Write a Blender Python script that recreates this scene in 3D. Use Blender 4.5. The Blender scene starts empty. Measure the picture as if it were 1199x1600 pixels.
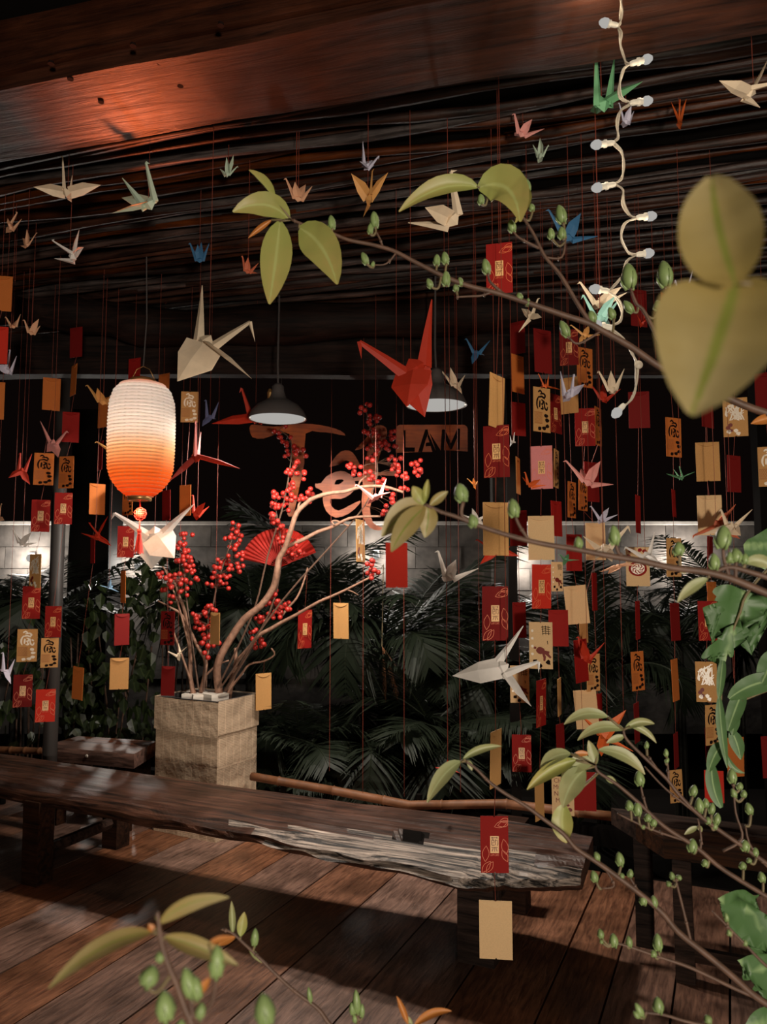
import bpy, bmesh, math, random
from mathutils import Vector, Matrix, noise as mnoise
random.seed(7)
SC = bpy.context.scene
COL = SC.collection
R = math.radians

# ------------------------------------------------------------------ camera
F, TILT, CAMZ = 1200.0, R(5.0), 1.5
cam_d = bpy.data.cameras.new('camera')
cam_d.sensor_fit = 'VERTICAL'; cam_d.sensor_height = 36.0; cam_d.lens = F / 1600 * 36
cam_d.clip_start = 0.02
cam_d.dof.use_dof = True; cam_d.dof.focus_distance = 1.9; cam_d.dof.aperture_fstop = 11.0
cam = bpy.data.objects.new('camera', cam_d); COL.objects.link(cam)
cam.location = (0, 0, CAMZ); cam.rotation_euler = (R(90) + TILT, 0, 0)
SC.camera = cam
# ------------------------------------------------------------------ world, exposure
w = bpy.data.worlds.new('night'); SC.world = w; w.use_nodes = True
w.node_tree.nodes['Background'].inputs[0].default_value = (0.75, 0.42, 0.35, 1)
w.node_tree.nodes['Background'].inputs[1].default_value = 0.0035
SC.view_settings.view_transform = 'Standard'; SC.view_settings.look = 'None'
SC.view_settings.exposure = 0.0; SC.view_settings.gamma = 1.0
SC.view_settings.use_curve_mapping = False
SC.cycles.use_denoising = True
SC.cycles.max_bounces = 5; SC.cycles.caustics_reflective = False; SC.cycles.caustics_refractive = False

def lamp(name, kind, loc, power, color, parent=None, size=0.05, aim=None, cone=None, blend=0.5):
    l = bpy.data.lights.new(name, kind); l.energy = power; l.color = color
    if kind == 'AREA': l.shape = 'DISK'; l.size = size
    else: l.shadow_soft_size = size
    if kind == 'SPOT': l.spot_size = R(cone); l.spot_blend = blend
    o = bpy.data.objects.new(name, l); COL.objects.link(o)
    o.location = loc
    if aim is not None:
        o.rotation_euler = (Vector(aim) - Vector(loc)).to_track_quat('-Z', 'Y').to_euler()
    if parent is not None:
        o.parent = parent; o.location = Vector(loc) - parent.location
    return o
# the lamps of the cafe behind the photographer
lamp('cafe_lamp', 'SPOT', (1.1, -3.2, 0.72), 800, (1.0, 0.87, 0.72), size=0.22, aim=(0.15, 3.0, 2.2), cone=58, blend=0.85)
lamp('cafe_side_lamp', 'SPOT', (2.4, 0.2, 2.7), 5, (1.0, 0.86, 0.66), size=0.10, aim=(0.3, 1.0, 1.3), cone=80, blend=0.8)

# ------------------------------------------------------------------ pixel helpers
CT, ST = math.cos(TILT), math.sin(TILT)
def ray(px, py):
    x = (px - 599.5) / F; u = -(py - 800.0) / F
    return Vector((x, CT - u * ST, ST + u * CT))
def P(px, py, Y):
    d = ray(px, py); return Vector((0, 0, CAMZ)) + d * (Y / d.y)
def G(px, py, z=0.0):
    d = ray(px, py); return Vector((0, 0, CAMZ)) + d * ((z - CAMZ) / d.z)
def sz(px, Y): return px * Y / F

# ------------------------------------------------------------------ mesh helpers
class MB:
    def __init__(s): s.v = []; s.f = []; s.m = []; s.uv = {}
    def add(s, vs, fs, mi=0):
        o = len(s.v); s.v += [Vector(a) for a in vs]
        for f in fs: s.f.append(tuple(i + o for i in f)); s.m.append(mi)
        return o
    def box(s, c, size, rz=0, mi=0, rot=None):
        hx, hy, hz = [q / 2 for q in size]
        M = rot if rot is not None else Matrix.Rotation(rz, 3, 'Z')
        vs = [Vector(c) + M @ Vector((x, y, z)) for x in (-hx, hx) for y in (-hy, hy) for z in (-hz, hz)]
        s.add(vs, [(0, 1, 3, 2), (4, 6, 7, 5), (0, 4, 5, 1), (2, 3, 7, 6), (0, 2, 6, 4), (1, 5, 7, 3)], mi)
    def tube(s, pts, radii, n=6, mi=0, cap=True):
        pts = [Vector(p) for p in pts]
        if not hasattr(radii, '__len__'): radii = [radii] * len(pts)
        o = len(s.v); prev = None
        for i, p in enumerate(pts):
            t = (pts[min(i + 1, len(pts) - 1)] - pts[max(i - 1, 0)]).normalized()
            if prev is None:
                a = Vector((0, 0, 1)) if abs(t.z) < 0.9 else Vector((1, 0, 0))
                nx = t.cross(a).normalized()
            else:
                nx = (prev - t * prev.dot(t))
                nx = nx.normalized() if nx.length > 1e-9 else prev
            prev = nx; ny = t.cross(nx)
            for k in range(n):
                an = 2 * math.pi * k / n
                s.v.append(p + (nx * math.cos(an) + ny * math.sin(an)) * radii[i])
        for i in range(len(pts) - 1):
            for k in range(n):
                a = o + i * n + k; b = o + i * n + (k + 1) % n
                s.f.append((a, b, b + n, a + n)); s.m.append(mi)
        if cap:
            s.f.append(tuple(o + k for k in range(n))[::-1]); s.m.append(mi)
            e = o + (len(pts) - 1) * n
            s.f.append(tuple(e + k for k in range(n))); s.m.append(mi)
    def lathe(s, c, prof, n=24, mi=0, axis=None):
        c = Vector(c); ax = Vector(axis).normalized() if axis is not None else Vector((0, 0, 1))
        a = Vector((1, 0, 0)) if abs(ax.x) < 0.9 else Vector((0, 1, 0))
        nx = ax.cross(a).normalized(); ny = ax.cross(nx)
        o = len(s.v)
        for r, h in prof:
            for k in range(n):
                an = 2 * math.pi * k / n
                s.v.append(c + ax * h + (nx * math.cos(an) + ny * math.sin(an)) * r)
        for i in range(len(prof) - 1):
            for k in range(n):
                p = o + i * n + k; q = o + i * n + (k + 1) % n
                s.f.append((p, q, q + n, p + n)); s.m.append(mi)
    def build(s, name, mats, parent=None, origin=None, smooth=False):
        if origin is None:
            if parent is not None: origin = wloc(parent)
            else:
                lo = Vector([min(v[i] for v in s.v) for i in range(3)]); hi = Vector([max(v[i] for v in s.v) for i in range(3)])
                origin = (lo + hi) / 2
        origin = Vector(origin)
        me = bpy.data.meshes.new(name)
        me.from_pydata([v - origin for v in s.v], [], s.f)
        if not isinstance(mats, (list, tuple)): mats = [mats]
        for m in mats: me.materials.append(m)
        me.polygons.foreach_set('material_index', s.m)
        if smooth: me.polygons.foreach_set('use_smooth', [True] * len(s.f))
        me.update()
        return link(name, me, parent, origin)
def wloc(o):
    l = o.location.copy()
    while o.parent: o = o.parent; l += o.location
    return l
def link(name, me, parent=None, origin=(0, 0, 0)):
    o = bpy.data.objects.new(name, me); COL.objects.link(o)
    o.location = Vector(origin)
    if parent is not None:
        o.parent = parent; o.location = Vector(origin) - wloc(parent)
    return o
def empty(name, loc):
    o = bpy.data.objects.new(name, None); COL.objects.link(o); o.location = loc
    o.empty_display_size = 0.05
    return o
def tag(o, label=None, cat=None, group=None, kind=None):
    if label: o['label'] = label
    if cat: o['category'] = cat
    if group: o['group'] = group
    if kind: o['kind'] = kind
    return o
def flat_shape(outlines, extrude, to3d):
    """2D outlines (inner ones become holes) -> extruded mesh, corners mapped by to3d(x, y, depth)."""
    cu = bpy.data.curves.new('outline', 'CURVE'); cu.dimensions = '2D'; cu.fill_mode = 'BOTH'; cu.extrude = extrude
    for ol in outlines:
        sp = cu.splines.new('POLY'); sp.points.add(len(ol) - 1); sp.use_cyclic_u = True
        for i, (x, y) in enumerate(ol): sp.points[i].co = (x, y, 0, 1)
    ob = bpy.data.objects.new('outline', cu); COL.objects.link(ob)
    me = bpy.data.meshes.new_from_object(ob.evaluated_get(bpy.context.evaluated_depsgraph_get()))
    mb = MB(); mb.add([to3d(*v.co) for v in me.vertices], [tuple(p.vertices) for p in me.polygons])
    bpy.data.objects.remove(ob); bpy.data.curves.remove(cu); bpy.data.meshes.remove(me)
    return mb
def text_mesh(txt, size, spacing=1.0):
    cu = bpy.data.curves.new('words', 'FONT'); cu.body = txt; cu.size = size; cu.align_x = 'CENTER'; cu.align_y = 'CENTER'
    cu.space_line = spacing; cu.resolution_u = 2
    ob = bpy.data.objects.new('words', cu); COL.objects.link(ob)
    me = bpy.data.meshes.new_from_object(ob.evaluated_get(bpy.context.evaluated_depsgraph_get()))
    vs = [v.co.copy() for v in me.vertices]; fs = [tuple(p.vertices) for p in me.polygons]
    bpy.data.objects.remove(ob); bpy.data.curves.remove(cu); bpy.data.meshes.remove(me)
    return vs, fs
def smooth_path(pts, sub=4):
    pts = [Vector(p) for p in pts]; out = []
    for i in range(len(pts) - 1):
        p0 = pts[max(i - 1, 0)]; p1 = pts[i]; p2 = pts[i + 1]; p3 = pts[min(i + 2, len(pts) - 1)]
        for k in range(sub):
            t = k / sub
            out.append(0.5 * ((2 * p1) + (p2 - p0) * t + (2 * p0 - 5 * p1 + 4 * p2 - p3) * t * t + (3 * p1 - p0 - 3 * p2 + p3) * t ** 3))
    out.append(pts[-1]); return out

# ------------------------------------------------------------------ materials
def srgb(r, g, b):
    f = lambda c: (c / 255) / 12.92 if c / 255 <= 0.04045 else ((c / 255 + 0.055) / 1.055) ** 2.4
    return (f(r), f(g), f(b), 1)
def mat(name, color, rough=0.6, metal=0.0, noise_scale=None, noise_amt=0.15, bump=0.0, emit=None, emit_s=1.0, transl=0.0, spec=0.5, coat=0.0):
    m = bpy.data.materials.new(name); m.use_nodes = True
    nt = m.node_tree; b = nt.nodes['Principled BSDF']
    b.inputs['Base Color'].default_value = color; b.inputs['Roughness'].default_value = rough
    b.inputs['Metallic'].default_value = metal; b.inputs['Specular IOR Level'].default_value = spec
    b.inputs['Coat Weight'].default_value = coat
    if emit:
        b.inputs['Emission Color'].default_value = emit; b.inputs['Emission Strength'].default_value = emit_s
        m.cycles.emission_sampling = 'NONE'
    cs = None
    if noise_scale:
        tc = nt.nodes.new('ShaderNodeTexCoord'); n = nt.nodes.new('ShaderNodeTexNoise')
        n.inputs['Scale'].default_value = noise_scale; n.inputs['Detail'].default_value = 5
        nt.links.new(tc.outputs['Object'], n.inputs['Vector'])
        mr = nt.nodes.new('ShaderNodeMapRange'); mr.inputs[1].default_value = 0.3; mr.inputs[2].default_value = 0.7
        mr.inputs[3].default_value = 1 - noise_amt; mr.inputs[4].default_value = 1 + noise_amt
        nt.links.new(n.outputs['Fac'], mr.inputs[0])
        mx = nt.nodes.new('ShaderNodeMix'); mx.data_type = 'RGBA'; mx.blend_type = 'MULTIPLY'; mx.inputs[0].default_value = 1
        mx.inputs[6].default_value = color; nt.links.new(mr.outputs[0], mx.inputs[7])
        nt.links.new(mx.outputs[2], b.inputs['Base Color']); cs = mx.outputs[2]
        if bump:
            bp = nt.nodes.new('ShaderNodeBump'); bp.inputs['Strength'].default_value = bump; bp.inputs['Distance'].default_value = 0.01
            nt.links.new(n.outputs['Fac'], bp.inputs['Height']); nt.links.new(bp.outputs[0], b.inputs['Normal'])
    if transl:
        t = nt.nodes.new('ShaderNodeBsdfTranslucent'); t.inputs[0].default_value = color
        if cs: nt.links.new(cs, t.inputs[0])
        ms = nt.nodes.new('ShaderNodeMixShader'); ms.inputs[0].default_value = transl
        nt.links.new(b.outputs[0], ms.inputs[1]); nt.links.new(t.outputs[0], ms.inputs[2])
        nt.links.new(ms.outputs[0], nt.nodes['Material Output'].inputs['Surface'])
    return m
def wood(name, dark, light, angle, rough=0.5, scale=1.0, bump=0.3, spec=0.5, vary=0.25, stretch=14, contrast=(0.35, 0.68)):
    """Grain running along the horizontal direction at `angle` (radians from +X)."""
    m = bpy.data.materials.new(name); m.use_nodes = True
    nt = m.node_tree; b = nt.nodes['Principled BSDF']; N = nt.nodes.new; L = nt.links.new
    geo = N('ShaderNodeNewGeometry'); mp = N('ShaderNodeMapping'); mp.inputs['Rotation'].default_value = (0, 0, -angle)
    L(geo.outputs['Position'], mp.inputs['Vector'])
    oi = N('ShaderNodeObjectInfo'); sc = N('ShaderNodeVectorMath'); sc.operation = 'MULTIPLY'; sc.inputs[1].default_value = (3 * scale, stretch * 3 * scale, stretch * 3 * scale)
    L(mp.outputs[0], sc.inputs[0])
    ad = N('ShaderNodeVectorMath'); ad.operation = 'ADD'
    rm = N('ShaderNodeMath'); rm.operation = 'MULTIPLY'; rm.inputs[1].default_value = 37.0; L(oi.outputs['Random'], rm.inputs[0])
    L(sc.outputs[0], ad.inputs[0]); L(rm.outputs[0], ad.inputs[1])
    n = N('ShaderNodeTexNoise'); n.inputs['Scale'].default_value = 1.0; n.inputs['Detail'].default_value = 8; n.inputs['Roughness'].default_value = 0.65
    n.inputs['Distortion'].default_value = 0.6
    L(ad.outputs[0], n.inputs['Vector'])
    cr = N('ShaderNodeValToRGB'); cr.color_ramp.elements[0].position = contrast[0]; cr.color_ramp.elements[1].position = contrast[1]
    cr.color_ramp.elements[0].color = dark; cr.color_ramp.elements[1].color = light
    L(n.outputs['Fac'], cr.inputs[0])
    n2 = N('ShaderNodeTexNoise'); n2.inputs['Scale'].default_value = 5.0; n2.inputs['Detail'].default_value = 4
    L(geo.outputs['Position'], n2.inputs['Vector'])
    mr = N('ShaderNodeMapRange'); mr.inputs[1].default_value = 0.3; mr.inputs[2].default_value = 0.7; mr.inputs[3].default_value = 0.55; mr.inputs[4].default_value = 1.3
    L(n2.outputs['Fac'], mr.inputs[0])
    hs = N('ShaderNodeHueSaturation'); L(cr.outputs[0], hs.inputs['Color'])
    r2 = N('ShaderNodeMapRange'); r2.inputs[3].default_value = 1 - vary; r2.inputs[4].default_value = 1 + vary; L(oi.outputs['Random'], r2.inputs[0])
    mm = N('ShaderNodeMath'); mm.operation = 'MULTIPLY'; L(r2.outputs[0], mm.inputs[0]); L(mr.outputs[0], mm.inputs[1]); L(mm.outputs[0], hs.inputs['Value'])
    fr = N('ShaderNodeMath'); fr.operation = 'FRACT'; m9 = N('ShaderNodeMath'); m9.operation = 'MULTIPLY'; m9.inputs[1].default_value = 9.7
    L(oi.outputs['Random'], m9.inputs[0]); L(m9.outputs[0], fr.inputs[0])
    r3 = N('ShaderNodeMapRange'); r3.inputs[3].default_value = 1 - vary * 1.5; r3.inputs[4].default_value = 1 + vary * 0.6; L(fr.outputs[0], r3.inputs[0]); L(r3.outputs[0], hs.inputs['Saturation'])
    L(hs.outputs[0], b.inputs['Base Color'])
    b.inputs['Specular IOR Level'].default_value = spec
    rr = N('ShaderNodeMapRange'); rr.inputs[3].default_value = rough - 0.12; rr.inputs[4].default_value = rough + 0.15; L(n2.outputs['Fac'], rr.inputs[0]); L(rr.outputs[0], b.inputs['Roughness'])
    bp = N('ShaderNodeBump'); bp.inputs['Strength'].default_value = bump; bp.inputs['Distance'].default_value = 0.01
    L(n.outputs['Fac'], bp.inputs['Height']); L(bp.outputs[0], b.inputs['Normal'])
    return m
def leaf_mat(name, blade, rib, edge=None, rough=0.45, transl=0.3):
    m = bpy.data.materials.new(name); m.use_nodes = True
    nt = m.node_tree; b = nt.nodes['Principled BSDF']; N = nt.nodes.new; L = nt.links.new
    uv = N('ShaderNodeUVMap'); sp = N('ShaderNodeSeparateXYZ'); L(uv.outputs[0], sp.inputs[0])
    s = N('ShaderNodeMath'); s.operation = 'SUBTRACT'; s.inputs[1].default_value = 0.5; L(sp.outputs[0], s.inputs[0])
    a = N('ShaderNodeMath'); a.operation = 'ABSOLUTE'; L(s.outputs[0], a.inputs[0])
    mr = N('ShaderNodeMapRange'); mr.inputs[1].default_value = 0.02; mr.inputs[2].default_value = 0.07; L(a.outputs[0], mr.inputs[0])
    tc = N('ShaderNodeTexCoord'); n = N('ShaderNodeTexNoise'); n.inputs['Scale'].default_value = 60; n.inputs['Detail'].default_value = 4; L(tc.outputs['Object'], n.inputs['Vector'])
    c0 = N('ShaderNodeMix'); c0.data_type = 'RGBA'; c0.inputs[6].default_value = blade; c0.inputs[7].default_value = edge or blade
    tipf = N('ShaderNodeMath'); tipf.operation = 'MULTIPLY'; L(sp.outputs[1], tipf.inputs[0]); L(n.outputs['Fac'], tipf.inputs[1]); 
    L(tipf.outputs[0], c0.inputs[0])
    mx = N('ShaderNodeMix'); mx.data_type = 'RGBA'; mx.inputs[6].default_value = rib
    L(mr.outputs[0], mx.inputs[0]); L(c0.outputs[2], mx.inputs[7])
    L(mx.outputs[2], b.inputs['Base Color']); b.inputs['Roughness'].default_value = rough
    t = N('ShaderNodeBsdfTranslucent'); L(mx.outputs[2], t.inputs[0])
    ms = N('ShaderNodeMixShader'); ms.inputs[0].default_value = transl
    L(b.outputs[0], ms.inputs[1]); L(t.outputs[0], ms.inputs[2]); L(ms.outputs[0], nt.nodes['Material Output'].inputs['Surface'])
    return m

M = {}
AB = R(-24.3)                    # direction of the bench and of the rail, from +X
AC = R(-15.0)                    # direction of the ceiling reeds
M['plank'] = wood('floor_wood', srgb(78, 48, 34), srgb(142, 98, 74), R(90) + AB, rough=0.42, scale=2.6, bump=0.3, vary=0.16, stretch=8)
M['bench'] = wood('bench_wood', srgb(16, 9, 6), srgb(88, 54, 38), AB, rough=0.38, scale=1.0, bump=0.5, vary=0.1, spec=0.6)
M['bench_edge'] = wood('bench_worn_lit_edge', srgb(12, 8, 6), srgb(196, 178, 164), AB, rough=0.42, scale=0.8, bump=1.0, vary=0.0, stretch=26, contrast=(0.44, 0.66))  # worn edge; pendant light on its ridges is put into the pale colour
M['leg'] = wood('leg_wood', srgb(18, 11, 8), srgb(60, 38, 27), AB, rough=0.7, scale=1.0, bump=0.3, spec=0.1)
M['table'] = wood('stool_wood', srgb(52, 29, 20), srgb(128, 78, 54), AB, rough=0.5, bump=0.3)
M['dim_table'] = wood('old_table_wood', srgb(20, 13, 10), srgb(60, 38, 26), AB, rough=0.7, bump=0.3, spec=0.12)
M['beam'] = wood('beam_wood', srgb(18, 9, 6), srgb(72, 38, 24), AC, rough=0.42, scale=1.0, bump=0.5, vary=0.1, contrast=(0.3, 0.72), spec=0.2)
M['header'] = wood('header_wood', srgb(14, 8, 6), srgb(42, 23, 15), R(0), rough=0.65, bump=0.4, vary=0.2, spec=0.12)
M['reed'] = wood('reed', srgb(16, 8, 5), srgb(74, 40, 24), AC, rough=0.42, scale=1.2, bump=0.4, vary=0.6, spec=0.3)
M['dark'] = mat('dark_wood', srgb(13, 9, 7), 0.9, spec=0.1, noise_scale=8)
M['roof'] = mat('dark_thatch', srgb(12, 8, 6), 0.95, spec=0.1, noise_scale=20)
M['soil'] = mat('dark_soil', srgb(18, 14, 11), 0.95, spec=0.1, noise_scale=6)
M['bamboo'] = mat('dry_bamboo', srgb(118, 76, 48), 0.6, noise_scale=15, noise_amt=0.3)
M['block'] = mat('concrete_block', srgb(64, 59, 55), 0.95, noise_scale=7, noise_amt=0.5, bump=0.6)
M['coping'] = mat('pale_coping', srgb(150, 144, 138), 0.8, noise_scale=20)
M['steel'] = mat('grey_pole_paint', srgb(60, 56, 54), 0.5)
M['thread'] = mat('red_thread', srgb(118, 52, 38), 0.6)
M['black'] = mat('black_enamel', srgb(80, 76, 75), 0.32)  # lighter than black: bloom around the pendants is put into the colour
M['bulb'] = mat('lit_lamp', srgb(200, 196, 190), 0.4, emit=(0.41, 0.395, 0.37, 1), emit_s=1.0)
M['bulb'].node_tree.nodes['Principled BSDF'].inputs['Base Color'].default_value = (0.0, 0.0, 0.0, 1); M['bulb'].node_tree.nodes['Principled BSDF'].inputs['Specular IOR Level'].default_value = 0.0
M['cable'] = mat('white_cable', srgb(176, 164, 146), 0.5)
M['socket'] = mat('lit_clear_socket', srgb(190, 180, 160), 0.5, emit=(0.14, 0.13, 0.11, 1))  # emission stands in for bulb light passing through the socket
PAPER = {
 'red': mat('red_card', srgb(134, 20, 15), 0.75, spec=0.2, noise_scale=30, noise_amt=0.06),
 'dark_red': mat('dark_red_card', srgb(108, 15, 13), 0.75, spec=0.2, noise_scale=30, noise_amt=0.06),
 'bright_red': mat('bright_red_card', srgb(186, 42, 26), 0.75, spec=0.2, noise_scale=30, noise_amt=0.06),
 'gold': mat('gold_kraft', srgb(186, 138, 84), 0.75, spec=0.2, noise_scale=30, noise_amt=0.1),
 'cream': mat('cream_kraft', srgb(210, 175, 130), 0.75, spec=0.2, noise_scale=30, noise_amt=0.06),
 'orange': mat('orange_card', srgb(180, 100, 44), 0.75, spec=0.2, noise_scale=30, noise_amt=0.08),  # left-hand gold envelopes use it too: lantern tint put into the colour
 'pink': mat('pink_card', srgb(206, 128, 128), 0.75, spec=0.2, noise_scale=30, noise_amt=0.06)}
M['emblem'] = mat('gold_foil', srgb(226, 176, 118), 0.4)
M['emblem_ink'] = mat('emblem_ink', srgb(96, 40, 20), 0.5)
M['line'] = mat('gold_line', srgb(214, 110, 70), 0.45)
M['ink'] = mat('black_ink', srgb(26, 14, 11), 0.8, spec=0.1)
M['fish'] = mat('brown_red_ink', srgb(110, 30, 20), 0.6)
M['silver'] = mat('silver_foil', srgb(236, 224, 206), 0.35)
M['lattice'] = mat('brown_ink', srgb(150, 84, 40), 0.6)
def pap(name, r, g, b): return mat(name, srgb(r, g, b), 0.6, transl=0.2, noise_scale=40, noise_amt=0.05)
CR = {'white': pap('white_paper', 232, 226, 220), 'cream': pap('cream_paper', 234, 214, 186), 'peach': pap('peach_paper', 224, 172, 136),
 'gold': pap('gold_paper', 218, 160, 92), 'orange': pap('orange_paper', 222, 106, 46), 'red': pap('red_paper', 180, 48, 25),
 'scarlet': pap('scarlet_paper', 192, 52, 26), 'pink': pap('pink_paper', 226, 156, 148), 'lavender': pap('lavender_paper', 200, 196, 214),
 'mint': pap('mint_paper', 200, 220, 198), 'green': pap('green_paper', 96, 150, 108), 'teal': pap('teal_paper', 150, 200, 190),
 'blue': pap('blue_paper', 56, 108, 150), 'sky': pap('sky_paper', 140, 178, 210), 'brown': pap('brown_red_paper', 196, 104, 72), 'dusty_blue': pap('dusty_blue_paper', 110, 116, 156)}
M['fan'] = mat('red_fan_paper', srgb(162, 28, 15), 0.6, transl=0.1)
M['berry'] = mat('red_berry', srgb(172, 42, 34), 0.38)
M['bark'] = mat('pale_branch', srgb(142, 106, 86), 0.7, noise_scale=40, noise_amt=0.3, bump=0.4)
M['twig'] = mat('green_twig', srgb(104, 90, 60), 0.6, noise_scale=60, noise_amt=0.25)
M['darktwig'] = mat('brown_twig', srgb(86, 62, 48), 0.6, noise_scale=60, noise_amt=0.3)
M['bud'] = mat('green_bud', srgb(122, 142, 88), 0.45, noise_scale=60, noise_amt=0.15)
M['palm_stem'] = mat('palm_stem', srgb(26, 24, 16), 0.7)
M['young_leaf'] = leaf_mat('young_leaf', srgb(144, 150, 80), srgb(164, 168, 102), srgb(176, 146, 90))
M['olive_leaf'] = leaf_mat('olive_leaf', srgb(140, 122, 68), srgb(118, 124, 54), srgb(170, 158, 120))  # last tone puts the blade's glossy highlights into its colour
M['pale_leaf'] = leaf_mat('pale_leaf', srgb(138, 146, 98), srgb(164, 170, 124), srgb(168, 152, 108))
M['brown_leaf'] = leaf_mat('brown_leaf', srgb(176, 110, 50), srgb(190, 130, 70))
M['big_leaf'] = leaf_mat('philodendron_leaf', srgb(66, 98, 54), srgb(130, 156, 104), srgb(84, 116, 66), rough=0.5, transl=0.15)
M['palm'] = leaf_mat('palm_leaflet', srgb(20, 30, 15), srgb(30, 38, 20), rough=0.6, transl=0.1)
M['dry'] = leaf_mat('dry_palm_leaflet', srgb(150, 108, 78), srgb(150, 100, 70), transl=0.1)
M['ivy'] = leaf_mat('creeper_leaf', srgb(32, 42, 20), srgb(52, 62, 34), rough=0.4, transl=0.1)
M['sign'] = wood('sign_plywood', srgb(140, 64, 26), srgb(182, 92, 40), R(0), rough=0.55, scale=1.5, bump=0.1, vary=0.05)
M['foam'] = mat('white_foam', srgb(215, 205, 192), 0.8)
M['tassel'] = mat('red_tassel', srgb(210, 48, 28), 0.6)
M['brass'] = mat('brass', srgb(170, 130, 80), 0.35, metal=0.7)
# lantern paper: the glow's pale core and orange falloff painted into its colour; lit by the bulb inside
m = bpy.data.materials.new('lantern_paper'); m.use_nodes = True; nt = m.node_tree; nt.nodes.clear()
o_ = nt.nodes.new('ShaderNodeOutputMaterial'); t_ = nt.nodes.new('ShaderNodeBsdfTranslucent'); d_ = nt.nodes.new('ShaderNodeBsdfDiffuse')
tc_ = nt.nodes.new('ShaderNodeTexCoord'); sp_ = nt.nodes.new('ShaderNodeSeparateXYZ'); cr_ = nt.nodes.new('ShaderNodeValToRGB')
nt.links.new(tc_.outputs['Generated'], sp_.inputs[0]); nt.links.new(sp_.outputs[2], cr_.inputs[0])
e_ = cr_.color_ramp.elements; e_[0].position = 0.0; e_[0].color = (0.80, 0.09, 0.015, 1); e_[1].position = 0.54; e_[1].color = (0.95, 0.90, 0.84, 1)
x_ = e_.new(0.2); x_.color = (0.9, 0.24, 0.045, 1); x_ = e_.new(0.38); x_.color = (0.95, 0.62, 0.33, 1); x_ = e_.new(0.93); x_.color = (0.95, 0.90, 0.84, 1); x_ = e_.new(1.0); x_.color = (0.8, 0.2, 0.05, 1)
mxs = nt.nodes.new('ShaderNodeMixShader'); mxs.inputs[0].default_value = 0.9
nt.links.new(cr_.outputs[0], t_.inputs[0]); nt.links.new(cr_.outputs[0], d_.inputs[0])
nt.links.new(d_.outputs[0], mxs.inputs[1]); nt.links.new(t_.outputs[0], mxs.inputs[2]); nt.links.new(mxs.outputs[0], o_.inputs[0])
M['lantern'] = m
# newspaper: columns of fine print lines (flat print)
m = bpy.data.materials.new('newspaper'); m.use_nodes = True; nt = m.node_tree; b = nt.nodes['Principled BSDF']; N = nt.nodes.new; L = nt.links.new
uv = N('ShaderNodeUVMap'); br = N('ShaderNodeTexBrick'); br.inputs['Scale'].default_value = 1.0
br.inputs['Brick Width'].default_value = 0.062; br.inputs['Row Height'].default_value = 0.41; br.inputs['Mortar Size'].default_value = 0.0035
br.inputs['Color1'].default_value = (0, 0, 0, 1); br.inputs['Color2'].default_value = (1, 1, 1, 1); br.inputs['Mortar'].default_value = (0.5, 0.5, 0.5, 1); br.offset = 0.35
L(uv.outputs[0], br.inputs['Vector'])
wv = N('ShaderNodeTexWave'); wv.bands_direction = 'Y'; wv.inputs['Scale'].default_value = 34; L(uv.outputs[0], wv.inputs['Vector'])
sm = N('ShaderNodeVectorMath'); sm.operation = 'MULTIPLY'; sm.inputs[1].default_value = (260, 120, 1); L(uv.outputs[0], sm.inputs[0])
nn = N('ShaderNodeTexNoise'); nn.inputs['Scale'].default_value = 1; L(sm.outputs[0], nn.inputs['Vector'])
k1 = N('ShaderNodeMath'); k1.operation = 'MULTIPLY'; L(wv.outputs['Fac'], k1.inputs[0]); L(nn.outputs['Fac'], k1.inputs[1])
k2 = N('ShaderNodeMath'); k2.operation = 'SUBTRACT'; k2.inputs[0].default_value = 1.0; L(br.outputs['Fac'], k2.inputs[1])
k3 = N('ShaderNodeMath'); k3.operation = 'MULTIPLY'; L(k1.outputs[0], k3.inputs[0]); L(k2.outputs[0], k3.inputs[1])
n3 = N('ShaderNodeTexNoise'); n3.inputs['Scale'].default_value = 9; n3.inputs['Detail'].default_value = 6; L(uv.outputs[0], n3.inputs['Vector'])
mxn = N('ShaderNodeMix'); mxn.data_type = 'RGBA'; mxn.inputs[6].default_value = srgb(200, 174, 146); mxn.inputs[7].default_value = srgb(84, 66, 52)
L(k3.outputs[0], mxn.inputs[0]); L(mxn.outputs[2], b.inputs['Base Color']); b.inputs['Roughness'].default_value = 0.8
bp = N('ShaderNodeBump'); bp.inputs['Strength'].default_value = 0.55; bp.inputs['Distance'].default_value = 0.03; L(n3.outputs['Fac'], bp.inputs['Height']); L(bp.outputs[0], b.inputs['Normal'])
M['news'] = m

# ------------------------------------------------------------------ setting: floor of planks
ub = Vector((math.sin(-AB), math.cos(AB), 0)); vb = Vector((math.cos(AB), math.sin(AB), 0))   # along the boards / along the bench
edges = [-1480, -1313, -1147, -980, -813, -647, -480, -313, -146, 21, 187, 352, 520, 680, 835, 936, 1047, 1141, 1238, 1340, 1445, 1550]
rail0 = G(395, 1212, 0.3); rail0.z = 0
floor = empty('floor', (0, 3, 0)); tag(floor, kind='structure')
base = G(600, 1600)
for a, b_ in zip(edges, edges[1:]):
    pa, pb = G(a, 1600), G(b_, 1600)
    qa, qb = (pa - base).dot(vb), (pb - base).dot(vb)
    wd = qb - qa
    far = (rail0 - base).dot(ub) + 0.12
    near = -1.9
    c = base + vb * (qa + qb) / 2 + ub * (far + near) / 2
    mb = MB(); g = 0.004
    mb.box((c.x, c.y, -0.02 + random.uniform(-0.0015, 0.0015)), (wd - g * 2, far - near, 0.04), AB)
    o = mb.build('plank', M['plank'], floor)
mb = MB(); mb.box((0, 6, -0.55), (16, 22, 0.1)); mb.build('ground', M['soil']); bpy.data.objects['ground']['kind'] = 'structure'
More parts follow.
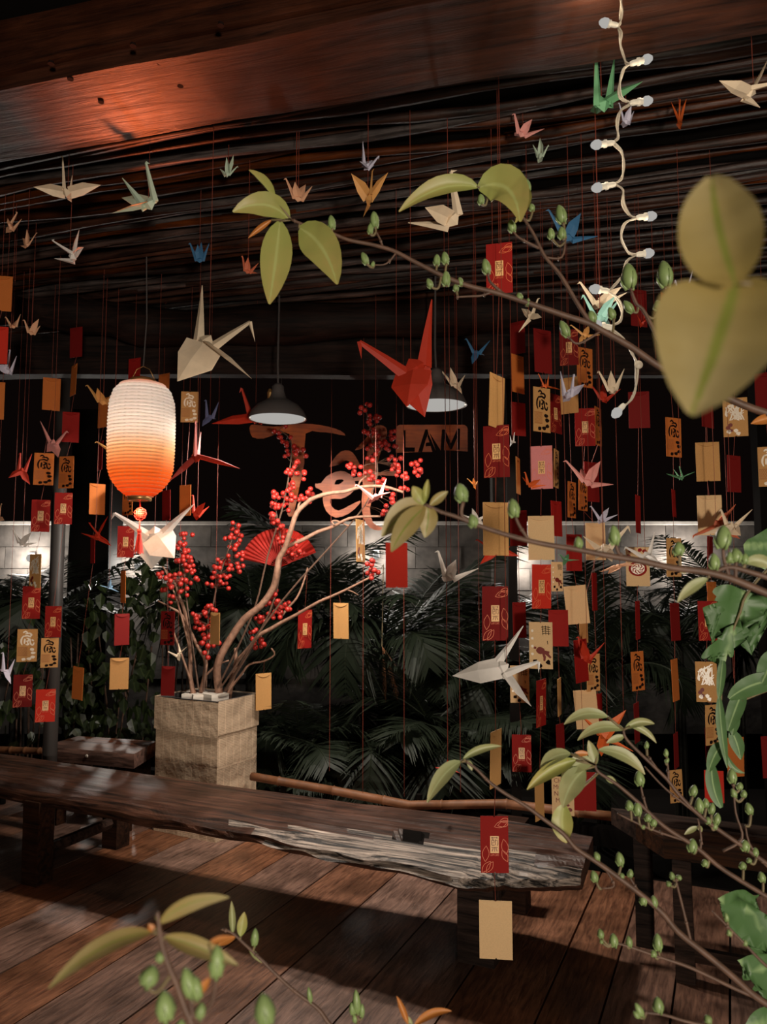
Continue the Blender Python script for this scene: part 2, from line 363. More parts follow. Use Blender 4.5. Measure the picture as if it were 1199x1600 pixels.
# joists under the boards
mb = MB()
for d in (-1.5, -0.4, 0.7, 1.8, 2.6): mb.box(base + ub * d + Vector((0, 0, -0.1)), (7.5, 0.09, 0.11), AB)
o = mb.build('joist', M['dark'], floor)

# ------------------------------------------------------------------ setting: ceiling of reeds, beams
uc = Vector((math.sin(-AC), math.cos(AC), 0)); vc = Vector((math.cos(AC), math.sin(AC), 0))
ZC = 3.0
ceil = empty('ceiling', (0, 3, ZC)); tag(ceil, kind='structure')
mb = MB(); mb.box(Vector((0, 0, ZC + 0.09)) + uc * 2.45, (9.5, 4.5, 0.04), AC); mb.build('backing', M['roof'], ceil)
q = 2.06; k = 0
while q < 4.5:
    sp = random.uniform(0.036, 0.062); z0 = ZC + 0.02 + random.uniform(0, 0.03)
    pts, rad = [], []
    ph = random.uniform(0, 9); amp = random.uniform(0.008, 0.03)
    for i in range(31):
        s_ = -3.6 + i * 0.22
        wob = amp * math.sin(s_ * 1.7 + ph) + 0.010 * math.sin(s_ * 5.1 + ph * 2)
        pts.append(uc * (q + wob) + vc * s_ + Vector((0, 0, z0 + 0.014 * math.sin(s_ * 2.3 + ph * 3))))
        rad.append(random.uniform(0.012, 0.022))
    mb = MB(); mb.tube(pts, rad, 5); mb.build('reed', M['reed'], ceil, smooth=True); q += sp; k += 1
bm_root = empty('ceiling_beam', uc * 1.92 + Vector((-0.3, 0, 2.9))); tag(bm_root, kind='structure')
def rough_box(c, size, rz, n, amp, mb, seed):
    lx, ly, lz = size; Mx = Matrix.Rotation(rz, 3, 'Z'); o = len(mb.v)
    for i in range(n + 1):
        x = -lx / 2 + lx * i / n
        for (yy, zz) in ((-1, -1), (1, -1), (1, 1), (-1, 1)):
            j = Vector((x * 1.7 + seed, yy * 3.1, zz * 2.3))
            mb.v.append(Vector(c) + Mx @ Vector((x, yy * ly / 2 + amp * mnoise.noise(j), zz * lz / 2 + amp * mnoise.noise(j + Vector((9, 0, 0))))))
    for i in range(n):
        for k in range(4):
            a = o + i * 4 + k; b = o + i * 4 + (k + 1) % 4
            mb.f.append((a, a + 4, b + 4, b)); mb.m.append(0)
    mb.f.append((o, o + 1, o + 2, o + 3)); mb.m.append(0); e = o + n * 4; mb.f.append((e + 3, e + 2, e + 1, e)); mb.m.append(0)
mb = MB(); rough_box(uc * 1.85 + Vector((0, 0, 3.00)), (8, 0.28, 0.24), AC, 40, 0.012, mb, 3.1); mb.build('main_timber', M['beam'], bm_root)
mb = MB(); rough_box(uc * 2.01 + Vector((0, 0, 2.97)), (8, 0.045, 0.16), AC, 40, 0.012, mb, 8.7); mb.build('back_batten', M['beam'], bm_root)
mb = MB(); rough_box(uc * 1.62 + Vector((0.6, 0, 3.03)), (8, 0.17, 0.22), AC, 40, 0.012, mb, 5.5); mb.build('front_timber', M['beam'], bm_root)
mb = MB()
for (px, py) in ((208, 70), (250, 97), (282, 133), (158, 158), (110, 122), (80, 98), (330, 82), (345, 38)):
    c = G(px, py, 2.880); mb.lathe(c, [(0.0, 0.004), (0.007, 0.004), (0.009, -0.004), (0.0, -0.004)], 8)
mb.build('nail_hole', M['ink'], bm_root)
# header logs over the open side
hd = empty('trim_1', P(520, 520, 4.2)); tag(hd, kind='structure')
mb = MB(); pts = [(-120, 470), (20, 478), (110, 488), (180, 500), (250, 512), (400, 508), (560, 500), (720, 492), (900, 480), (1100, 474), (1320, 470)]
mb.tube(smooth_path([P(x, y, 4.12) for x, y in pts], 3), [0.105 + 0.012 * math.sin(i * 1.3) for i in range(31)], 10); mb.build('round_log', M['header'], hd, smooth=True)
mb = MB(); rough_box(P(560, 566, 4.35) , (4.6, 0.10, 0.17), 0, 24, 0.012, mb, 1.5); mb.build('flat_board', M['header'], hd)
mb = MB(); rough_box(P(560, 536, 4.5) , (5.2, 0.06, 0.10), 0, 24, 0.012, mb, 2.5); mb.build('upper_board', M['header'], hd)
mb = MB(); rough_box(P(560, 572, 5.15), (5.6, 0.07, 0.07), 0, 24, 0.006, mb, 4.5); mb.build('sign_rail', M['dark'], hd)
# posts
def post(name, px, Y, w, z0, z1, m, rnd=False):
    p = P(px, 800, Y); mb = MB()
    if rnd: mb.tube([(p.x, p.y, z0), (p.x, p.y, (z0 + z1) / 2), (p.x, p.y, z1)], w / 2, 14)
    else: rough_box((0, 0, 0), (z1 - z0, w, w), 0, 10, 0.01, mb, px); mb.v = [Vector((p.x + v.y, p.y + v.z, (z0 + z1) / 2 + v.x)) for v in mb.v]
    o = mb.build(name, m, smooth=rnd); o['kind'] = 'structure'
post('pillar', 152, 7.1, 0.36, -0.5, 3.05, M['dark']); post('pillar', 92, 4.75, 0.085, -0.5, 3.0, M['steel'], True)
post('pillar', 800, 4.9, 0.06, -0.5, 2.9, M['dark']); post('pillar', 1195, 5.0, 0.10, -0.5, 3.0, M['dark'])
# block wall behind the garden
YW = 7.5; ztop = P(600, 816, YW).z
wall = empty('wall_back', (0, YW, 0)); tag(wall, kind='structure')
row = 0; z = ztop - 0.03
blk = None
while z > -0.5:
    x = -4.8 + (0.22 if row % 2 else 0)
    while x < 4.9:
        if blk is None:
            mb = MB(); mb.box((0, 0, 0), (0.439, 0.15, 0.206))
            blk = mb.build('block', M['block'], origin=(0, 0, 0)); o = blk
        else: o = blk.copy(); COL.objects.link(o)
        o.parent = wall; o.location = (x + 0.22, 0.075 + random.uniform(-0.004, 0.004), z - 0.105)
        x += 0.445
    z -= 0.212; row += 1
    if row > 6: break
mb = MB(); mb.box((0, YW + 0.10, (z - 0.5) / 2), (9.8, 0.1, z + 0.5)); mb.build('lower_render', M['soil'], wall)
mb = MB(); mb.box((0, YW + 0.034, ztop / 2), (9.8, 0.05, ztop - 0.05)); mb.build('mortar_core', M['block'], wall)
mb = MB(); mb.box((0, YW + 0.06, ztop - 0.012), (9.8, 0.26, 0.03)); mb.build('coping', M['coping'], wall)
mb = MB(); p = P(781, 745, YW - 0.1); mb.box((p.x, YW - 0.12, p.z / 2 - 0.2), (0.17, 0.17, p.z + 0.4)); o = mb.build('pillar', M['block']); o['kind'] = 'structure'
# small wall lamps
WL = [(45, 872, 1.0, 'left end of the wall'), (214, 884, 1.0, 'block wall under the lantern'), (588, 868, 0.8, 'wall behind the middle palm'), (806, 876, 1.0, 'wall behind the bench-front envelopes'), (1062, 874, 1.0, 'right part of the wall')]
for px, py, k, where in WL:
    p = P(px, py, YW - 0.10)
    r_ = empty('wall_lamp', (p.x, YW, p.z)); tag(r_, 'small lit white wall lamp on the ' + where, 'lamp', 'wall lamps')
    mb = MB(); mb.box((p.x, YW - 0.02, p.z + 0.02), (0.06, 0.05, 0.07)); mb.build('bracket', M['black'], r_)
    mb = MB(); mb.lathe((p.x, YW - 0.09, p.z), [(0, 0.035), (0.018, 0.03), (0.028, 0.01), (0.028, -0.01), (0.018, -0.03), (0, -0.035)], 14); mb.build('globe', M['bulb'], r_, smooth=True)
    lamp('wall_lamp_light', 'POINT', (p.x, YW - 0.17, p.z), 42 * k, (1.0, 0.93, 0.84), r_, size=0.05)
# ------------------------------------------------------------------ bench
def interp(poly, x):
    for (x0, y0), (x1, y1) in zip(poly, poly[1:]):
        if x0 <= x <= x1: return y0 + (y1 - y0) * (x - x0) / (x1 - x0)
    return poly[0][1] if x < poly[0][0] else poly[-1][1]
ZB, TB = 0.45, 0.055
back = [(-140, 1158), (54, 1185), (500, 1248), (800, 1283), (927, 1307)]
front = [(-140, 1198), (0, 1225), (200, 1258), (380, 1286), (547, 1318), (722, 1352), (760, 1353), (795, 1350), (851, 1353), (910, 1354)]
bench = empty('long_bench', G(430, 1300, 0)); tag(bench, 'long low bench of one thick dark weathered slab with a worn splintered edge', 'bench')
NS, NR = 150, 16
top = []
for i in range(NS + 1):
    t = i / NS
    a = G(-140 + 1067 * t, interp(back, -140 + 1067 * t), ZB); b_ = G(-140 + 1050 * t, interp(front, -140 + 1050 * t), ZB)
    top.append([a.lerp(b_, j / NR) for j in range(NR + 1)])
mb = MB(); rows = []
nrm = (-ub)
for i in range(NS + 1):
    col = []
    for j in range(NR + 1):
        p = top[i][j].copy(); s_ = p.dot(vb); q_ = p.dot(ub)
        wear = max(0, (j - NR * 0.62) / (NR * 0.38))
        p.z += 0.004 * mnoise.noise(Vector((s_ * 4, q_ * 20, 0))) - wear ** 2 * 0.020 + wear * 0.016 * mnoise.noise(Vector((s_ * 3, q_ * 45, 3)))
        if abs(s_ - G(636, 1308, ZB).dot(vb)) < 0.055 and 9 <= j <= 11: p.z -= 0.035
        col.append(p)
    e = col[-1]; s_ = e.dot(vb); nrm = -ub * (.35 + .65 * min(1, max(0, (i - 50) / 30)))
    n1 = mnoise.noise(Vector((s_ * 5, 1, 0))); n2 = mnoise.noise(Vector((s_ * 7, 4, 2))); n3 = mnoise.noise(Vector((s_ * 11, 9, 2)))
    col.append(e + nrm * (0.030 + 0.02 * n1) + Vector((0, 0, -0.022 + 0.012 * n2)))
    col.append(e + nrm * (0.026 + 0.03 * n3) + Vector((0, 0, -0.040)))
    col.append(e + nrm * (0.040 + 0.022 * n2) + Vector((0, 0, -0.056 + 0.008 * n1)))
    col.append(e + nrm * (0.005 + 0.015 * n1) + Vector((0, 0, -0.09)))
    k_ = top[i][0]
    col.append(k_ + Vector((0, 0, -0.085))); col.append(k_ + Vector((0, 0, -0.004)))
    th_ = .50 + .28 * i / NS
    for k_ in range(NR + 1, len(col)): d_ = col[k_].z - (e.z if k_ < len(col) - 2 else top[i][0].z); col[k_].z -= d_ * (1 - th_)
    rows.append(col)
W_ = len(rows[0])
for col in rows: mb.v += col
for i in range(NS):
    for j in range(W_):
        j2 = (j + 1) % W_
        mb.f.append((i * W_ + j, i * W_ + j2, (i + 1) * W_ + j2, (i + 1) * W_ + j))
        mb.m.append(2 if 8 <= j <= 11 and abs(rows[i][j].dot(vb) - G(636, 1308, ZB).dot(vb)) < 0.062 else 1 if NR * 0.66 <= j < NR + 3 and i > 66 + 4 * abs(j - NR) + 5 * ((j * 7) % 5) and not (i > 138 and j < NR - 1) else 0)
mb.f.append(tuple(range(W_))[::-1]); mb.m.append(0); mb.f.append(tuple(NS * W_ + k for k in range(W_))); mb.m.append(0)
mb.build('slab', [M['bench'], M['bench_edge'], M['dark']], bench)  # third material paints the shade inside the notch
def block_leg(c, w_, d_, z1, m, parent, z0=0.0, name='leg'):
    mb = MB(); rough_box((0, 0, 0), (z1 - z0, w_, d_), 0, 6, 0.006, mb, c.x * 7)
    Mx = Matrix.Rotation(AB, 3, 'Z')
    mb.v = [Vector((c.x, c.y, (z0 + z1) / 2 + v.x)) + Mx @ Vector((v.y, v.z, 0)) for v in mb.v]
    return mb.build(name, m, parent)
for (px, py) in ((57, 1378), (180, 1322), (750, 1500), (800, 1420)):
    block_leg(G(px, py, 0), 0.15 if py > 1400 else 0.11, 0.10, ZB - TB + 0.004, M['leg'], bench)
mb = MB(); a, b_ = G(57, 1378, 0), G(180, 1322, 0); mb.tube([a + Vector((0, 0, .14)), b_ + Vector((0, 0, .14))], 0.03, 6); mb.build('stretcher', M['leg'], bench)
mb = MB(); a, b_ = G(750, 1500, 0), G(800, 1420, 0); mb.tube([a + Vector((0, 0, .16)), b_ + Vector((0, 0, .16))], 0.03, 6); mb.build('stretcher', M['leg'], bench)
# plank stool behind the bench
zt = 0.47
st = empty('plank_stool', G(150, 1290, 0)); tag(st, 'low brown stool of two thick boards behind the left end of the bench', 'stool')
A_, B_, C_, D_ = G(66, 1166, zt), G(210, 1178, zt), G(245, 1158, zt), G(122, 1150, zt)
def slab4(q4, th, m, name, parent):
    mb = MB(); mb.add([p for p in q4] + [p - Vector((0, 0, th)) for p in q4], [(0, 1, 2, 3), (7, 6, 5, 4), (0, 4, 5, 1), (1, 5, 6, 2), (2, 6, 7, 3), (3, 7, 4, 0)])
    return mb.build(name, m, parent)
mid1, mid2 = A_.lerp(D_, 0.56), B_.lerp(C_, 0.56); mid3, mid4 = A_.lerp(D_, 0.575), B_.lerp(C_, 0.575)
slab4([A_, B_, mid2, mid1], 0.085, M['table'], 'board', st); slab4([mid3, mid4, C_, D_], 0.085, M['table'], 'board', st)
for p in (A_.lerp(C_, .15), B_.lerp(D_, .15), C_.lerp(A_, .12), D_.lerp(B_, .12)):
    block_leg(Vector((p.x, p.y, 0)), 0.07, 0.07, zt - 0.083, M['leg'], st)
mb = MB(); p = G(140, 1184, zt - 0.05); p = A_.lerp(B_, 0.5) + Vector((0, 0, -0.035)) - ub * 0.004; mb.lathe(p, [(0, .004), (.009, .003), (.01, -.003)], 10, axis=-ub); mb.build('peg', M['foam'], st)
# table at the right
zt = 0.50
tb = empty('low_table', G(1100, 1500, 0)); tag(tb, 'dark worn low table standing at the right behind the budding twigs', 'table')
A_, B_ = G(1038, 1312, zt), G(955, 1262, zt)
q4 = [A_, A_ + vb * 0.95, B_ + vb * 1.15, B_]
mb1 = [q4[0].lerp(q4[3], 0.5), q4[1].lerp(q4[2], 0.5)]
slab4([q4[0], q4[1], mb1[1], mb1[0]], 0.07, M['dim_table'], 'board', tb); slab4([mb1[0] + ub * .004, mb1[1] + ub * .004, q4[2], q4[3]], 0.07, M['dim_table'], 'board', tb)
for (px, py) in ((1072, 1532), (1009, 1476)): block_leg(G(px, py, 0), 0.068, 0.06, zt - 0.067, M['leg'], tb)
for (px, py) in ((1072, 1532), (1009, 1476)): block_leg(G(px, py, 0) + vb * 0.75, 0.068, 0.06, zt - 0.067, M['leg'], tb)
mb = MB(); a = G(1072, 1532, 0) + Vector((0, 0, 0.10)); mb.tube([a, a + vb * 0.75], 0.028, 6); mb.build('stretcher', M['leg'], tb)
# bamboo rails on short stakes along the deck's edge
def rail(pts, Y0, Y1, r, label, zs=0.0):
    n = len(pts); P3 = [P(x, y, Y0 + (Y1 - Y0) * i / (n - 1)) for i, (x, y) in enumerate(pts)]
    t = empty('bamboo_pole', P3[0].lerp(P3[-1], .5)); tag(t, label, 'pole', 'bamboo poles along the deck')
    fine = []; rad = []
    for i in range(25):
        f = i / 24 * (n - 1); k = min(int(f), n - 2); p = P3[k].lerp(P3[k + 1], f - k)
        fine.append(p); rad.append(r)
        if i % 4 == 2:
            d = (P3[-1] - P3[0]).normalized(); fine.append(p + d * .006); rad.append(r * 1.22); fine.append(p + d * .012); rad.append(r)
    mb = MB(); mb.tube(fine, rad, 10); mb.build('cane', M['bamboo'], t, smooth=True)
    for f in (0.1, 0.5, 0.9):
        p = P3[0].lerp(P3[-1], f); mb = MB(); mb.tube([(p.x, p.y + 0.02, -0.5), (p.x, p.y + 0.02, p.z)], 0.02, 6); mb.build('stake', M['dark'], t)
rail([(393, 1213), (520, 1235), (640, 1258), (790, 1256), (960, 1276)], 4.72, 4.1, 0.024, 'dry bamboo pole lying low behind the long bench')
rail([(-60, 1169), (72, 1174)], 5.35, 5.2, 0.022, 'dry bamboo pole left of the plank stool')
# ------------------------------------------------------------------ newspaper wrapped pot
gl, gf = G(240, 1297, 0), G(337, 1317, 0)
wv_ = gf - gl; dv = Vector((-wv_.y, wv_.x, 0)).normalized() * 0.37
hp = P(343, 1097, gf.y).z
pot = empty('wrapped_pot', gl + (wv_ + dv) / 2); tag(pot, 'square planter wrapped in yellowed newspaper holding bare branches and berries', 'planter')
def wrap(c4, z0, z1, off, name, amp, fold):
    me_v, me_f, uvs = [], [], []
    cen = sum(c4, Vector()) / 4; per = 0; NU, NV = 10, 10; mb = MB()
    for e in range(4):
        a = c4[e] + (c4[e] - cen).normalized() * off; b_ = c4[(e + 1) % 4] + (c4[(e + 1) % 4] - cen).normalized() * off
        L_ = (b_ - a).length; nout = Vector((b_.y - a.y, a.x - b_.x, 0)).normalized()
        for i in range(NU):
            for j in range(NV):
                quad = []
                for (di, dj) in ((0, 0), (1, 0), (1, 1), (0, 1)):
                    u, v = (i + di) / NU, (j + dj) / NV
                    p = a.lerp(b_, u); p.z = z0 + (z1 - z0) * v
                    p += nout * amp * (0.4 + mnoise.noise(Vector((p.x * 9, p.y * 9, p.z * 11)))) * math.sin(math.pi * u)
                    if fold and e == 0: p.z += fold * u
                    quad.append(p); uvs.append(((per + L_ * u) * 1.0, p.z * 1.0))
                mb.add(quad, [(0, 1, 2, 3)])
        per += L_
    o = mb.build(name, M['news'], pot)
    ul = o.data.uv_layers.new(name='UVMap')
    for k, uv in enumerate(uvs): ul.data[k].uv = uv
    return o
c4 = [gl, gf, gf + dv, gl + dv]
wrap(c4, 0.0, hp - 0.005, 0.0, 'paper_wrap', 0.010, 0)
wrap(c4, hp - 0.19, hp + 0.004, 0.012, 'folded_band', 0.008, -0.02)
mb = MB(); cen = sum(c4, Vector()) / 4
ins = [cen + (p - cen) * 0.985 for p in c4]; ins2 = [cen + (p - cen) * 0.9 for p in c4]
zr = Vector((0, 0, hp))
mb.add([p + zr for p in ins] + [p + zr for p in ins2] + [p + zr - Vector((0, 0, .06)) for p in ins2], [(0, 1, 5, 4), (1, 2, 6, 5), (2, 3, 7, 6), (3, 0, 4, 7), (4, 5, 9, 8), (5, 6, 10, 9), (6, 7, 11, 10), (7, 4, 8, 11), (8, 9, 10, 11)])
mb.build('rim', M['black'], pot)
mb = MB()
for k in range(5): rough_box(cen + Vector((random.uniform(-.09, .09), random.uniform(-.06, .06), hp - 0.02)), (0.13, 0.10, 0.07), k, 4, 0.012, mb, k * 3.3)
mb.build('foam_filler', M['foam'], pot)
# ------------------------------------------------------------------ branches and berries in the pot
YP = (gl.y + gf.y) / 2 + 0.15
def px_tube(mb, pts, Y, r0, r1, sub=3, jit=0.0, Yend=None, mi=0, n=6):
    nn_ = len(pts)
    P3 = [P(x, y, Y + ((Yend if Yend is not None else Y) - Y) * i / (nn_ - 1) + random.uniform(-jit, jit)) for i, (x, y) in enumerate(pts)]
    path = smooth_path(P3, sub); m_ = len(path)
    mb.tube(path, [sz(r0 + (r1 - r0) * i / (m_ - 1), Y) for i in range(m_)], n, mi)
    ALLP.extend(path)
    return path
ALLP = []
bare = empty('bare_branch', P(345, 1088, YP)); tag(bare, 'thick pale bare branch bending right out of the newspaper planter', 'branch')
mb = MB(); px_tube(mb, [(343, 1100), (343, 1086), (339, 1049), (345, 1025), (361, 997), (382, 967), (408, 946), (427, 918), (433, 892), (436, 873), (446, 855), (455, 827), (464, 801), (478, 787), (489, 779), (513, 771), (539, 768), (565, 761), (598, 760), (630, 769)], YP, 6.5, 2.0, jit=.015, Yend=YP - .35, n=8)
mb.build('main_limb', M['bark'], bare, smooth=True)
for pts, r0 in (([(446, 855), (474, 843), (497, 831), (520, 823), (546, 810), (572, 807), (595, 807)], 3.6), ([(523, 821), (519, 815), (527, 814), (545, 822)], 1.5), ([(465, 800), (470, 783), (492, 776)], 1.6), ([(560, 762), (563, 752), (572, 744)], 1.4)):
    mb = MB(); px_tube(mb, pts, YP - .12, r0, 1.5, jit=.02); mb.build('side_shoot', M['bark'], bare, smooth=True)
fork = empty('bare_branch', P(358, 1088, YP)); tag(fork, 'slender forked bare branch rising at the right rim of the newspaper planter', 'branch')
mb = MB(); px_tube(mb, [(357, 1095), (362, 1065), (367, 1049), (370, 1034), (380, 1023), (392, 1009), (404, 993), (422, 983), (441, 972), (464, 960), (497, 941), (520, 931), (548, 918), (577, 903)], YP + .03, 4.6, 1.5, jit=.015, Yend=YP - .25); mb.build('main_limb', M['bark'], fork, smooth=True)
for pts, r0, r1 in (([(369, 1040), (368, 1012)], 3.2, 2.6), ([(441, 962), (450, 950), (464, 934), (474, 911), (481, 887)], 2.2, 1.3), ([(357, 1086), (359, 1078), (378, 1053), (390, 1038), (413, 1033), (429, 1023), (424, 1013)], 2.4, 1.2), ([(541, 921), (552, 925), (560, 930)], 1.2, .8)):
    mb = MB(); px_tube(mb, pts, YP, r0, r1, jit=.01); mb.build('side_shoot', M['bark'], fork, smooth=True)
fan_b = empty('bare_branch', P(308, 1090, YP)); tag(fan_b, 'cluster of thin bare twigs spreading left out of the newspaper planter', 'branch')
for pts, r0, r1 in (([(305, 1096), (298, 1060), (297, 1014), (289, 957), (280, 932), (273, 911), (254, 885)], 4.2, 1.2), ([(312, 1090), (322, 1037), (308, 1009), (287, 964), (266, 949), (247, 939)], 3.6, 1.3), ([(314, 1076), (320, 1058), (340, 1039), (358, 1032)], 2.2, 1.1), ([(308, 1092), (287, 1032), (268, 978), (264, 955)], 2.2, 1.2), ([(297, 1014), (283, 960), (272, 925), (258, 890)], 2.0, .9), ([(322, 1037), (328, 1005), (330, 975)], 1.8, .9)):
    mb = MB(); px_tube(mb, pts, YP - .02, r0, r1, jit=.02); mb.build('twig', M['bark'], fan_b, smooth=True)
BARE_P = list(ALLP)
ico = bmesh.new(); bmesh.ops.create_icosphere(ico, subdivisions=2, radius=1.0); berry_me = bpy.data.meshes.new('berry'); ico.to_mesh(berry_me); ico.free()
berry_me.materials.append(M['berry']); berry_me.polygons.foreach_set('use_smooth', [True] * len(berry_me.polygons))
BERRY = [
 ('red berry stem climbing in front of the T of the sign', [(340, 1075), (395, 960), (418, 870), (440, 800), (452, 740), (455, 690), (436, 672)],
  [(440, 680), (447, 690), (455, 700), (470, 705), (462, 722), (455, 735), (468, 742), (458, 758), (452, 772), (448, 786), (462, 782), (475, 778), (486, 768)], 62, 12, YP - .1),
 ('largest red berry spray beside the LAM board', [(345, 1075), (440, 940), (520, 850), (570, 790), (590, 740), (582, 690), (572, 640)],
  [(572, 640), (575, 655), (590, 655), (578, 670), (590, 685), (584, 700), (600, 692), (580, 712), (612, 680), (610, 700), (616, 715), (548, 728), (560, 740), (578, 745), (595, 750), (620, 728), (635, 745), (650, 725), (630, 765), (612, 780), (640, 790), (600, 795), (618, 735), (655, 738)], 120, 11, YP - .12),
 ('left red berry spray touching the white crane', [(310, 1075), (300, 1000), (292, 940), (284, 850)],
  [(285, 838), (283, 852), (290, 862), (282, 876), (298, 880), (288, 895), (300, 898), (262, 915), (272, 905), (258, 905), (292, 910), (286, 922), (268, 930)], 70, 11, YP - .05),
 ('red berry spray standing between white crane and fan', [(322, 1075), (326, 1000), (338, 920), (360, 850), (372, 820)],
  [(368, 825), (362, 838), (374, 832), (365, 855), (372, 865), (358, 875), (345, 880), (335, 890), (352, 900), (365, 892), (375, 882), (330, 908), (350, 918), (340, 905)], 62, 10, YP + .05),
 ('short red berry spray in front of the gold envelope', [(318, 1080), (322, 1020), (326, 960)],
  [(328, 948), (322, 960), (308, 970), (315, 980), (330, 975), (325, 995), (335, 1000), (318, 1008), (322, 1020), (306, 962)], 42, 9, YP - .06),
 ('red berry spray low under the red fan', [(352, 1080), (395, 1010), (425, 950), (432, 925)],
  [(428, 925), (432, 940), (418, 935), (440, 950), (448, 945), (425, 960), (412, 970), (400, 985), (410, 1005), (398, 1008), (405, 965), (436, 960), (395, 998)], 55, 9, YP - .04),
 ('red berry stem running over the red fan', [(350, 1080), (420, 960), (440, 870), (430, 790)],
  [(428, 775), (430, 790), (425, 805), (432, 815), (436, 826), (448, 835), (462, 848), (470, 862), (455, 868), (440, 845)], 52, 8, YP - .09),
 ('small red berry tuft at the end of a bare branch', [(577, 903), (582, 890)], [(578, 880), (584, 892), (580, 900)], 12, 6, YP - .24)]
for lab, stem, cl, n, spread, Yb in BERRY:
    t = empty('berry_spray', P(*stem[0], Yb)); tag(t, lab, 'berries', 'red berry sprays')
    mb = MB(); path = px_tube(mb, stem, Yb, 1.6, 0.9, jit=0.01)
    berries = []
    for i in range(n):
        cx, cy = cl[i % len(cl)]
        for _ in range(20):
            x, y = random.gauss(cx, spread * .42), random.gauss(cy, spread * .42); Yi = Yb + random.uniform(-.055, .055)
            p = P(x, y, Yi); r = random.uniform(.0135, .0175)
            if all((p - q).length > (r + s_) * .8 for q, s_ in berries): break
        berries.append((p, r))
    for p, r in berries:
        near = min(path, key=lambda q: (q - p).length)
        if (near - p).length < .14: mb.tube([near, near.lerp(p, .6) + Vector((0, 0, .006)), p], .0013, 3, cap=False)
        o = bpy.data.objects.new('berry', berry_me); COL.objects.link(o); o.parent = t; o.location = p - t.location; o.scale = (r, r, r)
    mb.build('stem', M['darktwig'], t)
# ------------------------------------------------------------------ red fan on the branch
YF = YP + .12; pv = P(437, 886, YF)
fan = empty('folding_fan', pv); tag(fan, 'open red pleated paper fan tucked behind the bare branch', 'fan')
nf = 22; a0, a1 = R(168), R(22)
for k in range(nf):
    t0 = a0 + (a1 - a0) * k / nf; t1 = a0 + (a1 - a0) * (k + 1) / nf; tm = (t0 + t1) / 2
    rr_ = lambda a, r, d: pv + Vector((math.cos(a) * r, d, math.sin(a) * r))
    rin, rout = sz(14, YF), sz(61, YF)
    mb = MB(); mb.add([rr_(t0, rin, 0), rr_(t0, rout, 0.006), rr_(tm, rout, -0.008), rr_(tm, rin, 0), rr_(t1, rout, 0.006), rr_(t1, rin, 0)], [(0, 1, 2, 3), (3, 2, 4, 5)])
    mb.build('pleat', M['fan'], fan)
mb = MB()
for k in range(12):
    a = a0 + (a1 - a0) * k / 11; mb.tube([rr_(a, -0.012, .004), rr_(a, rin * 1.3, .004)], .003, 4)
mb.build('ribs', M['fan'], fan)
# ------------------------------------------------------------------ wooden sign letters and the LAM board
ZS = 2.5
def z2(pts): return [(370 + x / 3.0744, 600 + y / 3.0744) for x, y in pts]
YS = 5.15
def smooth2(pts, sub=3): return [(p.x, p.y) for p in smooth_path([Vector((x, y, 0)) for x, y in pts] + [Vector((pts[0][0], pts[0][1], 0))], sub)[:-1]]
def sign_part(outs, name, parent, th=0.018, Y=YS):
    mb = flat_shape([[(x, -y) for x, y in o] for o in outs], 0.5, lambda x, y, d: P(x, -y, Y + d * th * 2 * 0.5))
    return mb.build(name, M['sign'], parent)
sg = empty('wooden_lettering', P(520, 740, YS)); tag(sg, 'brush style wooden lettering reading Tết hung before the dark garden', 'sign')
Tl = smooth2(z2([(62, 215), (75, 255), (130, 262), (200, 238), (253, 240), (262, 320), (265, 400), (255, 560), (243, 625), (262, 637), (277, 615), (300, 500), (325, 380), (332, 238), (400, 231), (460, 236), (522, 248), (500, 225), (440, 205), (360, 192), (280, 192), (180, 205), (90, 195), (66, 200)]), 2)
el = smooth2(z2([(378, 478), (380, 498), (412, 515), (414, 560), (430, 610), (475, 642), (540, 622), (588, 578), (592, 560), (540, 585), (490, 608), (458, 590), (450, 552), (500, 552), (545, 530), (570, 495), (560, 450), (520, 420), (475, 422), (430, 445), (405, 476)]), 2)
eh = smooth2(z2([(470, 482), (478, 462), (505, 458), (514, 466), (490, 482)]), 2)
ci = smooth2(z2([(445, 398), (465, 362), (500, 325), (540, 320), (570, 345), (598, 405), (575, 400), (540, 372), (520, 368), (490, 388)]), 2)
tl = smooth2(z2([(612, 400), (625, 340), (640, 240), (660, 206), (690, 198), (718, 210), (720, 250), (695, 320), (672, 400), (668, 425), (720, 420), (772, 420), (770, 440), (720, 440), (665, 446), (655, 540), (640, 600), (655, 665), (690, 686), (708, 690), (685, 704), (640, 690), (608, 640), (600, 560), (606, 470), (560, 468), (565, 450), (608, 440)]), 2)
ac = smooth2(z2([(568, 318), (590, 292), (620, 262), (640, 235), (650, 250), (625, 290), (598, 312)]), 2)
sign_part([Tl], 'letter_t', sg); sign_part([el, eh], 'letter_e', sg); sign_part([ci], 'circumflex', sg, Y=YS - .002); sign_part([tl], 'letter_t', sg); sign_part([ac], 'acute_accent', sg, Y=YS - .022)
ST_ = 0.9
lb = empty('name_board', P(675, 688, YS - .05)); tag(lb, 'small rounded wooden board with cut out letters LAM under the right pendant lamp', 'sign')
def rr(x0, y0, x1, y1, r):
    o = []
    for cx, cy, s_ in ((x1 - r, y0 + r, -90), (x1 - r, y1 - r, 0), (x0 + r, y1 - r, 90), (x0 + r, y0 + r, 180)):
        for k in range(6): a = R(s_ + 18 * k); o.append((cx + r * math.cos(a), cy + r * math.sin(a)))
    return o
board = rr(765, 196, 1110, 346, 22)
Lx = [(800, 222), (812, 222), (812, 305), (856, 305), (856, 326), (800, 326)]
A1 = [(872, 326), (906, 218), (918, 218), (922, 240), (908, 270), (892, 326)]
A2 = [(926, 232), (958, 322), (940, 326), (932, 298), (908, 300), (910, 282), (926, 280), (916, 250)]
